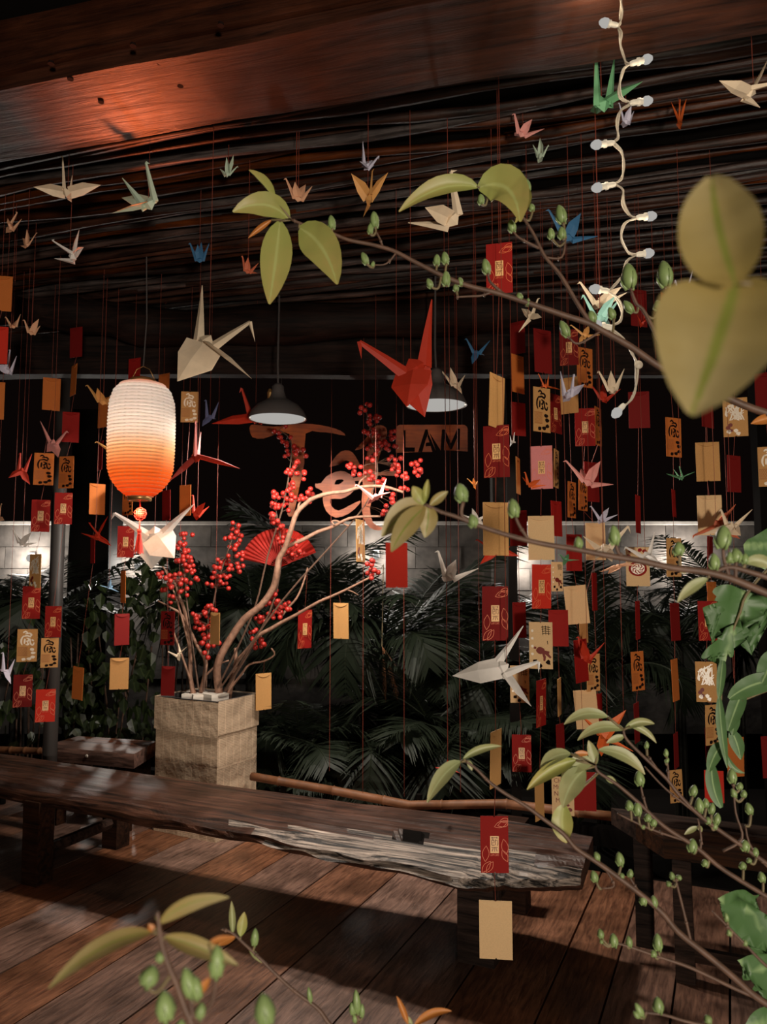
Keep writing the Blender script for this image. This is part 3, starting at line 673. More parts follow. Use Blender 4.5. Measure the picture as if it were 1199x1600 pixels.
M1 = [(980, 318), (986, 218), (1000, 218), (1030, 284), (1060, 214), (1074, 214), (1072, 316), (1056, 316), (1058, 262), (1034, 314), (1026, 314), (1000, 262), (996, 318)]
sign_part([z2(board), z2(Lx), z2(A1), z2(A2), z2(M1)], 'board', lb, 0.012, YS - .05)
for x in (630, 722):
    mb = MB(); mb.tube([P(x, 668, YS - .04), P(x, 572, YS - .02)], .0018, 4); mb.build('cord', M['black'], lb)
for x in (440, 590):
    mb = MB(); mb.tube([P(x, 668, YS + .01), P(x, 572, YS)], .0018, 4); mb.build('cord', M['black'], sg)
# ------------------------------------------------------------------ pendant lamps
def pendant(cx, cy, wpx, Y, label, power):
    p = P(cx, cy, Y); r = sz(wpx / 2, Y)
    t = empty('pendant_lamp', p); tag(t, label, 'lamp', 'black pendant lamps')
    prof = [(r, 0), (r * .99, .012), (r * .90, r * .28), (r * .72, r * .48), (r * .48, r * .62), (r * .30, r * .72), (r * .22, r * .95), (r * .20, r * 1.15), (r * .1, r * 1.25), (0, r * 1.26)]
    inner = [(r * .97, 0.002), (r * .88, r * .26), (r * .70, r * .45), (r * .46, r * .58), (0, r * .62)]
    mb = MB(); mb.lathe(p, prof, 36); mb.lathe(p, [(r, 0), (r * .97, 0.002)], 36); mb.build('shade', M['black'], t, smooth=True)
    mb = MB(); mb.lathe(p, inner, 36); mb.build('white_lining', M['foam'], t, smooth=True)
    mb = MB(); mb.lathe(p, [(r * .93, .006), (r * .93, .001), (r * .6, -.010), (0, -.016)], 36); mb.build('lit_diffuser', M['bulb'], t, smooth=True)
    mb = MB(); mb.tube([p + Vector((0, 0, r * 1.2)), p + Vector((-.004, .01, .3)), Vector((p.x, p.y + .01, ZC + .035))], .005, 6); mb.build('cord', M['black'], t)
    mb = MB(); mb.lathe(p + Vector((-r * .28, 0, r * .6)), [(.012, 0), (.014, .05), (.006, .07), (0, .07)], 10); mb.build('switch', M['brass'], t)
    lamp('pendant_light', 'SPOT', p + Vector((0, 0, -.03)), power, (1.0, 0.9, 0.78), t, size=.06, aim=p + Vector((0, 0, -1)), cone=177, blend=.12)
pendant(434, 655, 92, 3.95, 'black dome pendant lamp shining above the wooden letter T', 115)
pendant(682, 634, 97, 3.75, 'black dome pendant lamp shining behind the large red crane', 130)
# ------------------------------------------------------------------ red lantern
YL = 3.5; lc = P(221, 685, YL)
lan = empty('paper_lantern', lc); tag(lan, 'glowing ribbed orange red paper lantern with a hanging tassel', 'lantern')
keys = [(20, 597), (34, 601), (44, 612), (50, 630), (51.5, 660), (51.5, 700), (50, 733), (45, 750), (33, 766), (20, 776)]
ax0 = lc.z
prof = []
for i in range(171):
    y = 597 + (776 - 597) * i / 170
    r = None
    for (r0, y0), (r1, y1) in zip(keys, keys[1:]):
        if y0 <= y <= y1 + 1e-6: f = (y - y0) / (y1 - y0); f = f; r = r0 + (r1 - r0) * f; break
    rib = math.cos((i % 5) / 5 * 2 * math.pi) * 0.0022
    prof.append((sz(r, YL) + rib, P(221, y, YL).z - lc.z))
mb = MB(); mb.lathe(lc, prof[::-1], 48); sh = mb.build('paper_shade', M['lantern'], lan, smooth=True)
mb = MB()
for i in range(0, 171, 5):
    r, h = prof[i]; n = 32
    ring = [lc + Vector((math.cos(2 * math.pi * k / n) * (r - .0008), math.sin(2 * math.pi * k / n) * (r - .0008), h)) for k in range(n + 1)]
    mb.tube(ring, .0014, 3, cap=False)
mb.build('wire_ribs', M['cable'], lan)
zb = P(221, 776, YL).z; zt_ = P(221, 597, YL).z
mb = MB(); mb.lathe((lc.x, lc.y, zb), [(.050, .006), (.053, .0), (.053, -.018), (.047, -.020), (.047, .0), (.050, .006)], 32); mb.build('bottom_ring', M['brass'], lan, smooth=True)
mb = MB(); mb.lathe((lc.x, lc.y, zt_), [(.058, -.004), (.060, .008), (.054, .014), (.050, .004)], 32)
mb.tube([(lc.x - .055, lc.y, zt_ + .01), (lc.x - .03, lc.y, zt_ + .06), (lc.x, lc.y, zt_ + .075), (lc.x + .03, lc.y, zt_ + .06), (lc.x + .055, lc.y, zt_ + .01)], .002, 5)
mb.build('top_ring', M['brass'], lan, smooth=True)
mb = MB(); mb.tube([(lc.x, lc.y, zt_ + .075), (lc.x + .01, lc.y, zt_ + .3), (lc.x, lc.y, ZC + .03)], .003, 5); mb.build('cord', M['black'], lan)
mb = MB(); mb.lathe((lc.x, lc.y, lc.z + .12), [(0, .05), (.02, .045), (.03, .0), (.018, -.045), (0, -.05)], 14); mb.build('bulb', M['bulb'], lan, smooth=True)
kc = P(219, 803, YL)
mb = MB(); mb.tube([(lc.x, lc.y, zb - .0), kc + Vector((0, 0, .03))], .003, 5)
for k in range(9):
    a = R(40 * k); c = kc + Vector((math.cos(a) * .019, 0, math.sin(a) * .019))
    mb.tube([c + Vector((math.cos(b) * .010, (k % 2) * .004, math.sin(b) * .010)) for b in [R(45 * j) for j in range(9)]], .0028, 5, cap=False)
for k in range(-2, 3):
    mb.tube([kc + Vector((-.022 + abs(k) * .004, 0, k * .008)), kc + Vector((.022 - abs(k) * .004, -.003, k * .008))], .0036, 5)
    mb.tube([kc + Vector((k * .008, -.004, -.022 + abs(k) * .004)), kc + Vector((k * .008, 0, .022 - abs(k) * .004))], .0036, 5)
mb.tube([kc + Vector((0, 0, -.025)), P(218, 830, YL)], .003, 5); mb.build('knot', M['tassel'], lan, smooth=True)
mb = MB(); t0 = P(218, 828, YL); mb.lathe(t0, [(0, .006), (.008, .004), (.010, -.004), (.008, -.014), (.009, -.02)], 12)
for k in range(46):
    a = random.uniform(0, 6.28); r = random.uniform(.002, .011); l = random.uniform(.095, .112)
    mb.tube([t0 + Vector((math.cos(a) * r * .6, math.sin(a) * r * .6, -.012)), t0 + Vector((math.cos(a) * r * 1.3, math.sin(a) * r * 1.3, -.06)), t0 + Vector((math.cos(a) * r * 2.0, math.sin(a) * r * 2.0, -l))], .0016, 3)
mb.build('tassel', M['tassel'], lan)
lamp('lantern_bulb', 'POINT', lc + Vector((0, 0, .10)), 4.0, (1.0, .95, .88), lan, size=.03)
lamp('lantern_top_glow', 'SPOT', (lc.x, lc.y, zt_ + .03), 95, (1.0, .17, .05), lan, size=.03, aim=G(255, 130, 2.9), cone=46, blend=.9)
lamp('lantern_foot_glow', 'SPOT', (lc.x, lc.y - .02, zb - .05), 8, (1.0, .60, .36), lan, size=.04, aim=(lc.x, lc.y, 0), cone=150, blend=.5)
# ------------------------------------------------------------------ fairy lights
YFL = 1.7
fl = empty('fairy_lights', P(968, 300, YFL)); tag(fl, 'white cable of lit fairy lights dangling at the right', 'lights')
path = [(971, -60), (970, -5), (973, 18), (970, 33), (966, 40), (972, 52), (970, 72), (978, 96), (985, 100), (974, 108), (969, 130), (972, 152), (984, 161), (971, 172), (966, 195), (965, 215), (960, 222), (972, 236), (974, 260), (972, 280), (962, 287), (973, 296), (976, 318), (986, 337), (996, 340), (979, 348), (971, 372), (982, 394), (995, 398), (979, 408), (972, 432), (958, 450), (948, 455), (964, 464), (973, 482), (968, 502), (955, 511), (975, 529), (988, 553), (997, 570), (995, 600), (986, 624), (977, 634)]
p3 = smooth_path([P(x, y, YFL) for x, y in path], 4)
mb = MB(); mb.tube(p3, .0022, 6); mb.tube([p + Vector((.004 * math.sin(i * .55), .004, .0)) for i, p in enumerate(p3)], .0022, 6); mb.lathe(P(997, 571, YFL) - Vector((0, .006, 0)), [(0, .004), (.008, .003), (.010, 0), (.008, -.003), (0, -.004)], 14, axis=(0, 1, 0)); mb.build('cable', M['cable'], fl, smooth=True)
for (a, b_) in (((966, 40), (947, 36)), ((985, 100), (1010, 93)), ((985, 161), (1010, 158)), ((960, 223), (934, 226)), ((962, 288), (935, 293)), ((995, 340), (1016, 338)), ((995, 398), (1012, 396)), ((952, 455), (932, 452)), ((957, 512), (934, 508)), ((976, 632), (965, 644))):
    A3, B3 = P(*a, YFL), P(*b_, YFL); d = (B3 - A3).normalized()
    mb = MB(); mb.lathe(A3, [(0, -.002), (.005, 0), (.0065, .006), (.0065, .016), (.009, .018), (.009, .024), (.007, .026), (.008, .034), (0, .035)], 12, axis=d); so = mb.build('socket', M['socket'], fl, smooth=True)
    mb = MB(); mb.lathe(B3 - d * .006, [(.006, -.004), (.011, .003), (.011, .012), (.006, .02), (0, .023)], 12, axis=d); mb.build('bulb', M['bulb'], so, smooth=True)
    lamp('fairy_bulb', 'POINT', B3 + d * .024, .8, (1.0, .86, .66), fl, size=.01)
# ------------------------------------------------------------------ hanging envelopes
def ribbon(mb, pts, w, y, mi=0, taper=True):
    pts = [Vector((a, 0, b)) for a, b in pts]; n = len(pts); L_, R_ = [], []
    for i, p in enumerate(pts):
        t = (pts[min(i + 1, n - 1)] - pts[max(i - 1, 0)]).normalized(); s_ = Vector((-t.z, 0, t.x))
        ww = w * (.35 + .65 * math.sin(math.pi * (i + .5) / n)) if taper else w
        L_.append(p + s_ * ww / 2 + Vector((0, y, 0))); R_.append(p - s_ * ww / 2 + Vector((0, y, 0)))
    mb.add(L_ + R_, [(i, n + i, n + i + 1, i + 1) for i in range(n - 1)], mi)
def blob(mb, c, r, y, mi=0, n=9, jag=.35, sx=1.0):
    vs = [Vector((c[0], y, c[1]))] + [Vector((c[0] + r * sx * (1 - jag * random.random()) * math.cos(6.283 * k / n), y, c[1] + r * (1 - jag * random.random()) * math.sin(6.283 * k / n))) for k in range(n)]
    mb.add(vs, [(0, 1 + k, 1 + (k + 1) % n) for k in range(n)], mi)
def rect(mb, x0, z0, x1, z1, y, mi=0): mb.add([(x0, y, z0), (x1, y, z0), (x1, y, z1), (x0, y, z1)], [(0, 1, 2, 3)], mi)
def raw(mb, name, mats):
    me = bpy.data.meshes.new(name); me.from_pydata(mb.v, [], mb.f); [me.materials.append(m) for m in mats]
    me.polygons.foreach_set('material_index', mb.m); me.update(); return me
# unit: width 1, height 2, front face y = -0.02
y0 = -0.015
mb = MB(); rect(mb, -.155, -.30, .155, .30, y0, 0)
for st_ in ([(-.11, .24), (.11, .24)], [(-.09, .27), (-.09, .18)], [(.09, .27), (.09, .18)], [(-.10, .16), (-.10, -.02)], [(-.10, .16), (-.02, .16), (-.02, .06), (-.10, .06)], [(-.10, -.02), (0, -.02)], [(.03, .19), (.03, -.02)], [(.03, .14), (.11, .14), (.12, .02), (.09, -.04)], [(-.11, -.10), (.11, -.10)], [(-.09, -.24), (-.05, -.12)], [(0, -.10), (0, -.25)], [(.09, -.24), (.05, -.12)], [(-.05, .22), (-.05, .12)]):
    ribbon(mb, st_, .022, y0 - .004, 1, False)
emblem_me = raw(mb, 'emblem', [M['emblem'], M['emblem_ink']])
vs, fs = text_mesh('LAM CAFE', .11); mb = MB(); mb.add([(v.x * .62, y0, v.y - .37) for v in vs], fs); words_me = raw(mb, 'shop_name', [M['line']])
mb = MB()
def leafline(x, z, a, L_):
    c, s_ = math.cos(a), math.sin(a)
    for sg_ in (-1, 1):
        pts = []
        for k in range(7):
            t = k / 6; u = L_ * t; v = sg_ * .22 * L_ * math.sin(math.pi * t)
            X, Z = x + u * c - v * s_, z + u * s_ + v * c
            pts.append((max(-.49, min(.49, X)), max(-.98, min(.98, Z))))
        ribbon(mb, pts, .016, y0, 0, False)
for q_ in ((0, .62, .35, .5), (.12, .66, .3, .5), (.2, .82, .2, .35), (.42, -.35, 1.75, .55), (.46, -.6, 2.0, .45), (-.34, -.6, 1.5, .55), (-.46, -.98, .9, .5), (-.3, -.98, 1.0, .45)): leafline(*q_)
leafprint_me = raw(mb, 'leaf_print', [M['line']])
def lattice(mb, x0, z0, x1, z1, mi):
    rect(mb, x0, z1 - .01, x1, z1 + .01, y0, mi); rect(mb, x0, z0 - .01, x1, z0 + .01, y0, mi)
    n = 6; dx = (x1 - x0) / n
    for i in range(n):
        for s_ in (1, -1):
            a, b_ = x0 + dx * i, x0 + dx * (i + 1); h = (z1 - z0)
            for k in range(3):
                za, zb_ = z0 + h * k / 3, z0 + h * (k + 1) / 3
                ribbon(mb, [(a, za), (b_, zb_)] if s_ > 0 else [(a, zb_), (b_, za)], .014, y0, mi, False)
BRUSH = [[(-.22, .78), (-.1, .86), (.02, .74)], [(-.12, .70), (.1, .74), (.2, .62), (.05, .52)], [(-.18, .60), (-.28, .42), (-.30, .2), (-.24, .02)], [(-.2, .55), (0, .60), (.18, .5)], [(-.12, .42), (-.14, .1)], [(-.05, .45), (.08, .40), (.02, .25), (-.06, .28)], [(.0, .2), (.06, .05), (-.08, .06)], [(.14, .42), (.16, .12), (.28, .02), (.34, .18)], [(.22, .36), (.32, .26)]]
def callig(ink, low):
    mb = MB()
    for s_ in BRUSH: ribbon(mb, [(p.x, p.z) for p in smooth_path([Vector((a, 0, b)) for a, b in s_], 3)], .095, y0, 0)
    lattice(mb, -.46, -.62, .02, -.12, 1)
    for c in ((.25, -.25), (.3, -.45), (.12, -.82), (.3, -.72), (-.15, -.85)): blob(mb, c, .11, y0 - .002, 0, sx=1.3)
    return raw(mb, 'calligraphy_print', [ink, low])
call_me = [callig(M['ink'], M['lattice']), callig(M['silver'], M['lattice'])]
mb = MB()
for r_ in range(4): ribbon(mb, [(.02 + .02 * r_, .78 - .09 * r_), (.2, .80 - .09 * r_), (.42, .77 - .09 * r_)], .03, y0, 1, False)
for c_ in (.08, .2, .32): ribbon(mb, [(c_, .85), (c_ + .02, .45)], .025, y0, 1, False)
ribbon(mb, [(.28, .2), (.3, .05)], .04, y0, 1)
blob(mb, (-.02, -.22), .17, y0, 0, 12, .15, 1.2)
for s_ in ([(.1, -.28), (.28, -.38), (.42, -.52)], [(.08, -.3), (.16, -.5), (.14, -.66)], [(.1, -.25), (.36, -.30)], [(-.2, -.12), (-.3, -.1)]): ribbon(mb, s_, .12, y0 - .001, 0)
for c in ((.32, -.72), (-.25, -.68), (-.05, -.88)): blob(mb, c, .13, y0, 1, 8, .5)
for k in range(4): blob(mb, (-.36, .62 - .33 * k), .07, y0, 2, 8, .3)
fish_me = raw(mb, 'goldfish_print', [M['fish'], M['ink'], M['silver']])
mb = MB(); blob(mb, (0, -.1), .40, y0, 0, 20, .05); blob(mb, (0, -.1), .30, y0 - .002, 1, 20, .1)
for k in range(7): a = k * .9; ribbon(mb, [(.08 * math.cos(a), -.1 + .08 * math.sin(a)), (.2 * math.cos(a + .5), -.1 + .2 * math.sin(a + .5)), (.26 * math.cos(a + 1.1), -.1 + .26 * math.sin(a + 1.1))], .06, y0 - .004, 0)
for c in ((-.3, .82), (.3, .8), (.1, .85), (-.38, .55)): blob(mb, c, .12, y0, 0, 6, .3)
round_me = raw(mb, 'round_print', [PAPER['red'], M['silver']])
vs, fs = text_mesh('Chúc\nMừng\nNăm\nMới', .34, 1.0); mb = MB(); mb.add([(v.x * .8 - .12, y0, v.y + .28) for v in vs], fs)
for k in range(5): rect(mb, .2, .82 - k * .08, .44, .86 - k * .08, y0)
blob(mb, (.3, -.7), .13, y0); blob(mb, (.2, -.45), .08, y0, sx=1.6); blob(mb, (-.25, -.88), .1, y0)
writing_me = raw(mb, 'writing_print', [M['fish']])
mb = MB()
for k in range(16): ribbon(mb, [(p.x, p.z) for p in smooth_path([Vector((random.uniform(-.4, .4), 0, random.uniform(-.2, .9))) for _ in range(3)], 3)], .06, y0, 0)
for k in range(6): blob(mb, (random.uniform(-.35, .35), random.uniform(-.9, -.4)), .12, y0 - .001, k % 2, 9, .4)
white_me = raw(mb, 'white_blossom_print', [M['silver'], M['fish']])
# flap on plain backs
mb = MB(); n = 9
pts = [(-.46, .985)] + [(-.46 + .92 * k / n, .985 - .2 * math.sin(math.pi * k / n) ** .6) for k in range(1, n)] + [(.46, .985)]
mb.add([(x, y0 - .04 * (1 - z) / .2, z) for x, z in pts] + [(x, y0 + .01, z - .008) for x, z in pts], [tuple(range(len(pts)))[::-1]] + [(i, i + 1, len(pts) + i + 1, len(pts) + i) for i in range(len(pts) - 1)])
flap_v, flap_f = mb.v, mb.f
def flap_for(m):
    mb = MB(); mb.add(flap_v, flap_f); return raw(mb, 'flap', [m])
def body_for(m):
    mb = MB(); n_ = .035   # notches top and bottom, slight pillow
    out = [(-.5, -1), (-n_, -1), (0, -.95), (n_, -1), (.5, -1), (.5, 1), (n_, 1), (0, .95), (-n_, 1), (-.5, 1)]
    k = len(out); mb.add([(x, -.011, z) for x, z in out] + [(x, .011, z) for x, z in out], [tuple(range(k)), tuple(range(k, 2 * k))[::-1]] + [(i, k + i, k + (i + 1) % k, (i + 1) % k) for i in range(k)])
    return raw(mb, 'envelope', [m])
BODY = {k: body_for(m) for k, m in PAPER.items()}; FLAP = {k: flap_for(m) for k, m in PAPER.items()}
KIND = {'E': ('red', 'red gold-emblem'), 'e': ('dark_red', 'dark red gold-emblem'), 'B': ('bright_red', 'bright red gold-emblem'), 'P': ('pink', 'pink silver-emblem'), 'R': ('red', 'plain red'), 'r': ('dark_red', 'plain dark red'), 'b': ('bright_red', 'plain bright red'),
 'G': ('gold', 'plain gold'), 'C': ('cream', 'plain cream'), 'O': ('orange', 'plain orange-gold'), 'K': ('gold', 'gold black-brush-print'), 'k': ('orange', 'amber black-brush-print'), 'W': ('gold', 'gold silver-brush-print'), 'F': ('cream', 'cream goldfish-print'), 'D': ('cream', 'cream round-red-print'), 'd': ('gold', 'gold foil-print'), 'T': ('cream', 'cream written-wishes'), 'V': ('gold', 'gold white-blossom-print'), 'q': ('dark_red', 'dark red black-print')}
ORD = ['topmost', 'second from top', 'third from top', 'fourth from top', 'fifth from top', 'sixth from top', 'seventh from top', 'eighth from top', 'ninth from top', 'tenth from top']
def part_copy(name, me, parent):
    o = bpy.data.objects.new(name, me); COL.objects.link(o); o.parent = parent
    if name.endswith('_print'): o['kind'] = 'stuff'      # fine printed marks
    return o
def envelope(kind, x0, y0_, x1, y1, Y, label, tilt=0.0, sg_=None, asp=0.5):
    pn, _ = KIND[kind]
    a, b_ = P((x0 + x1) / 2, y0_, Y), P((x0 + x1) / 2, y1, Y)
    H = (a - b_).length; w_ = sz(x1 - x0, Y) ; Wt = max(H * asp, min(w_, H * .58))
    px_ = (x0 + x1) / 2; r_ = math.acos(min(1, w_ / Wt)); b0 = math.atan((px_ - 599.5) / F)
    yaw = -b0 + (r_ if px_ > 420 else -r_) if r_ > .7 else -b0 * .6 + r_ * random.choice((-1, 1)) + random.uniform(-.06, .06)
    o = bpy.data.objects.new('envelope', BODY[pn]); COL.objects.link(o)
    o.location = (a + b_) / 2; o.scale = (Wt, Wt, H / 2)
    # lean of the thread seen at the left is real perspective; tilt adds the rest
    o.rotation_euler = (random.uniform(-.03, .03), tilt, yaw)
    tag(o, label, 'envelope', 'envelopes on threads')
    if kind in 'EeBP': part_copy('emblem', emblem_me, o); part_copy('shop_name', words_me, o); part_copy('leaf_print', leafprint_me, o)
    elif kind in 'GCRrbO': part_copy('flap', FLAP[pn], o)
    elif kind in 'Kkq': part_copy('calligraphy_print', call_me[0], o)
    elif kind in 'Wd': part_copy('calligraphy_print', call_me[1], o)
    elif kind == 'F': part_copy('goldfish_print', fish_me, o)
    elif kind == 'D': part_copy('round_print', round_me, o)
    elif kind == 'T': part_copy('writing_print', writing_me, o)
    elif kind == 'V': part_copy('white_blossom_print', white_me, o)
    return o
def thread(pts, label, r=.0009):
    mb = MB(); mb.tube(pts, r, 4); o = mb.build('hanging_thread', M['thread'])
    tag(o, label, 'thread', 'hanging threads'); return o
def ceil_pt(p):
    return Vector((p.x, p.y, ZC + .035))
COLS = [  # depth, phrase, items (kind, x0, y0, x1, y1[, tilt])
 (2.25, 'the long bench-front thread', [('E', 760, 380, 801, 459), ('G', 765, 586, 788, 669, .05), ('e', 756, 665, 796, 746), ('G', 755, 785, 795, 868), ('e', 754, 916, 794, 1001), ('G', 767, 1141, 783, 1229), ('E', 752, 1275, 794, 1364), ('C', 750, 1407, 800, 1499)]),
 (3.2, 'the thread right of the bench-front thread', [('r', 798, 503, 820, 553), ('O', 800, 555, 819, 614), ('r', 799, 629, 822, 681), ('G', 807, 715, 813, 772), ('r', 798, 798, 823, 853), ('r', 802, 941, 822, 997), ('F', 798, 1040, 827, 1098), ('E', 801, 1148, 830, 1206)]),
 (2.95, 'the pink-envelope thread', [('r', 835, 515, 862, 583), ('K', 834, 606, 860, 675), ('P', 830, 697, 863, 764), ('C', 826, 806, 866, 875), ('B', 831, 882, 862, 951), ('F', 828, 972, 863, 1045), ('E', 839, 1062, 853, 1135), ('G', 837, 1221, 850, 1281)]),
 (3.15, 'the thread behind the pink envelope', [('e', 860, 616, 877, 677), ('K', 866, 703, 873, 762), ('R', 862, 783, 878, 838), ('F', 862, 878, 880, 924), ('R', 858, 953, 888, 1010), ('G', 872, 1060, 877, 1118), ('r', 870, 1131, 882, 1179), ('T', 862, 1214, 898, 1274)]),
 (3.3, 'the slanted-cream-envelope thread', [('e', 875, 515, 904, 571), ('G', 877, 590, 903, 646), ('k', 888, 753, 900, 809), ('R', 885, 835, 910, 892), ('C', 884, 915, 919, 975, -.09), ('R', 899, 999, 918, 1066, -.06), ('R', 897, 1206, 931, 1267)]),
 (3.4, 'the thread left of the fairy cable', [('k', 901, 544, 927, 605), ('E', 899, 638, 930, 697), ('k', 905, 742, 918, 798), ('C', 916, 817, 946, 875), ('G', 906, 945, 918, 1005), ('K', 918, 1022, 937, 1080), ('C', 898, 1078, 935, 1139, -.08)]),
 (3.6, 'the thread of edge-on red envelopes', [('k', 930, 637, 940, 696), ('r', 914, 722, 936, 784), ('R', 926, 895, 933, 954), ('R', 929, 1084, 941, 1135)]),
 (3.2, 'the round-print-envelope thread', [('r', 985, 453, 1012, 510), ('r', 983, 612, 1015, 669), ('R', 994, 774, 1001, 833), ('D', 979, 855, 1015, 916), ('R', 994, 939, 1000, 999), ('k', 988, 1018, 1006, 1079), ('r', 992, 1098, 999, 1160)]),
 (3.25, 'the small-green-crane thread', [('k', 1034, 460, 1048, 516), ('k', 1040, 653, 1066, 714), ('R', 1051, 765, 1056, 808), ('K', 1043, 841, 1064, 901), ('r', 1049, 942, 1062, 1001), ('O', 1051, 1030, 1060, 1095), ('r', 1054, 1145, 1060, 1200), ('K', 1048, 1203, 1066, 1254)]),
 (3.1, 'the thread beside the philodendron', [('r', 1097, 605, 1114, 668), ('G', 1089, 691, 1124, 752), ('C', 1091, 774, 1128, 836), ('E', 1092, 939, 1120, 1001), ('V', 1089, 1034, 1120, 1097), ('K', 1104, 1101, 1125, 1164), ('b', 1098, 1204, 1135, 1254)]),
 (3.35, 'the thread just behind the philodendron', [('r', 1106, 838, 1114, 897), ('O', 1107, 909, 1120, 970), ('r', 1104, 1136, 1122, 1190)]),
 (3.1, 'the thread under the blurred leaf', [('V', 1131, 622, 1168, 682), ('r', 1138, 712, 1157, 769), ('O', 1137, 1152, 1163, 1214)]),
 (3.0, 'the thread at the right edge', [('r', 1183, 582, 1212, 645), ('W', 1187, 698, 1218, 760), ('r', 1191, 1150, 1218, 1215)]),
 (2.9, 'the thread at the left edge', [('O', -14, 431, 18, 486), ('b', -22, 510, 11, 568), ('O', -24, 597, 6, 655)]),
 (3.9, 'the thread left of the grey pole', [('O', 68, 591, 93, 641), ('k', 54, 708, 83, 758), ('E', 50, 781, 77, 831), ('V', 47, 866, 63, 919), ('E', 36, 916, 62, 967), ('W', 26, 983, 59, 1034), ('e', 22, 1054, 49, 1105)]),
 (3.9, 'the thread right of the grey pole', [('r', 110, 512, 128, 558), ('O', 111, 570, 119, 618), ('R', 98, 644, 123, 691), ('k', 92, 713, 115, 763), ('E', 86, 770, 112, 819), ('E', 71, 947, 95, 996), ('K', 65, 997, 90, 1043), ('B', 57, 1077, 85, 1128)]),
 (4.0, 'the thread left of the lantern', [('O', 154, 622, 168, 668), ('r', 153, 690, 160, 735), ('O', 141, 756, 163, 804), ('R', 142, 836, 148, 880), ('O', 114, 1042, 129, 1093, .06)]),
 (4.0, 'the thread behind the lantern', [('R', 200, 560, 220, 606), ('k', 192, 757, 207, 805), ('E', 184, 822, 209, 871), ('O', 189, 892, 196, 942), ('r', 180, 959, 201, 1008), ('G', 172, 1028, 201, 1077)]),
 (4.15, "the thread at the lantern's right rim", [('O', 248, 584, 264, 630), ('r', 254, 766, 266, 813), ('q', 251, 955, 273, 1008), ('r', 252, 1041, 273, 1087)]),
 (3.9, 'the thread right of the lantern', [('d', 283, 612, 310, 660), ('O', 281, 758, 298, 806)]),
 (4.35, 'the thread behind the berry sprays', [('G', 329, 957, 343, 1007)]),
]
for Y, ph, items in COLS:
    prev = None; pts = []
    c0 = P((items[0][1] + items[0][3]) / 2, items[0][2], Y); pts.append(ceil_pt(c0))
    for i, it in enumerate(items):
        k, x0, ya, x1, yb = it[:5]; tl_ = it[5] if len(it) > 5 else 0
        lab = f"{KIND[k][1]} envelope, {ORD[i]} on {ph}" if len(items) > 1 else f"{KIND[k][1]} envelope alone on {ph}"
        envelope(k, x0, ya, x1, yb, Y, lab, tl_)
        pts.append(P((x0 + x1) / 2, ya + 1, Y)); pts.append(P((x0 + x1) / 2, yb - 1, Y))
    thread([p + Vector((0, .005, 0)) for p in pts], 'dark red ' + ph[4:] + ', strung with envelopes')
# single envelopes tied to branches and to their own threads
BARE = list(BARE_P)
def P_px(v):
    d = v - Vector((0, 0, CAMZ)); fw = d.y * CT + d.z * ST; u = d.z * CT - d.y * ST
    return Vector((599.5 + F * d.x / fw, 800 - F * u / fw))
SINGLE = [('V', 557, 812, 570, 878, 4.15, (563, 808), 'narrow gold printed envelope hanging from the bare branch'),
 ('b', 603, 848, 637, 918, 2.9, None, 'plain bright red envelope alone below the berry spray'),
 ('E', 466, 953, 487, 1013, 4.2, (481, 890), 'red gold-emblem envelope tied to a thin twig tip'),
 ('G', 521, 942, 545, 998, 4.15, (530, 928), 'plain gold envelope tied under the long right branch'),
 ('G', 401, 1052, 423, 1109, 4.4, (413, 1034), 'plain gold envelope hanging low right of the newspaper planter')]
for k, x0, ya, x1, yb, Y, tp, lab in SINGLE:
    top = None
    if tp:
        q = P(*tp, 4.2); top = min(BARE, key=lambda v: (P_px(v) - Vector(tp)).length); Y = top.y
    envelope(k, x0, ya, x1, yb, Y, lab)
    a = P((x0 + x1) / 2, ya + 2, Y) + Vector((0, .003, 0))
    thread([top if tp else ceil_pt(a), a], 'short dark thread holding the ' + lab.replace('hanging', '').replace('  ', ' '))
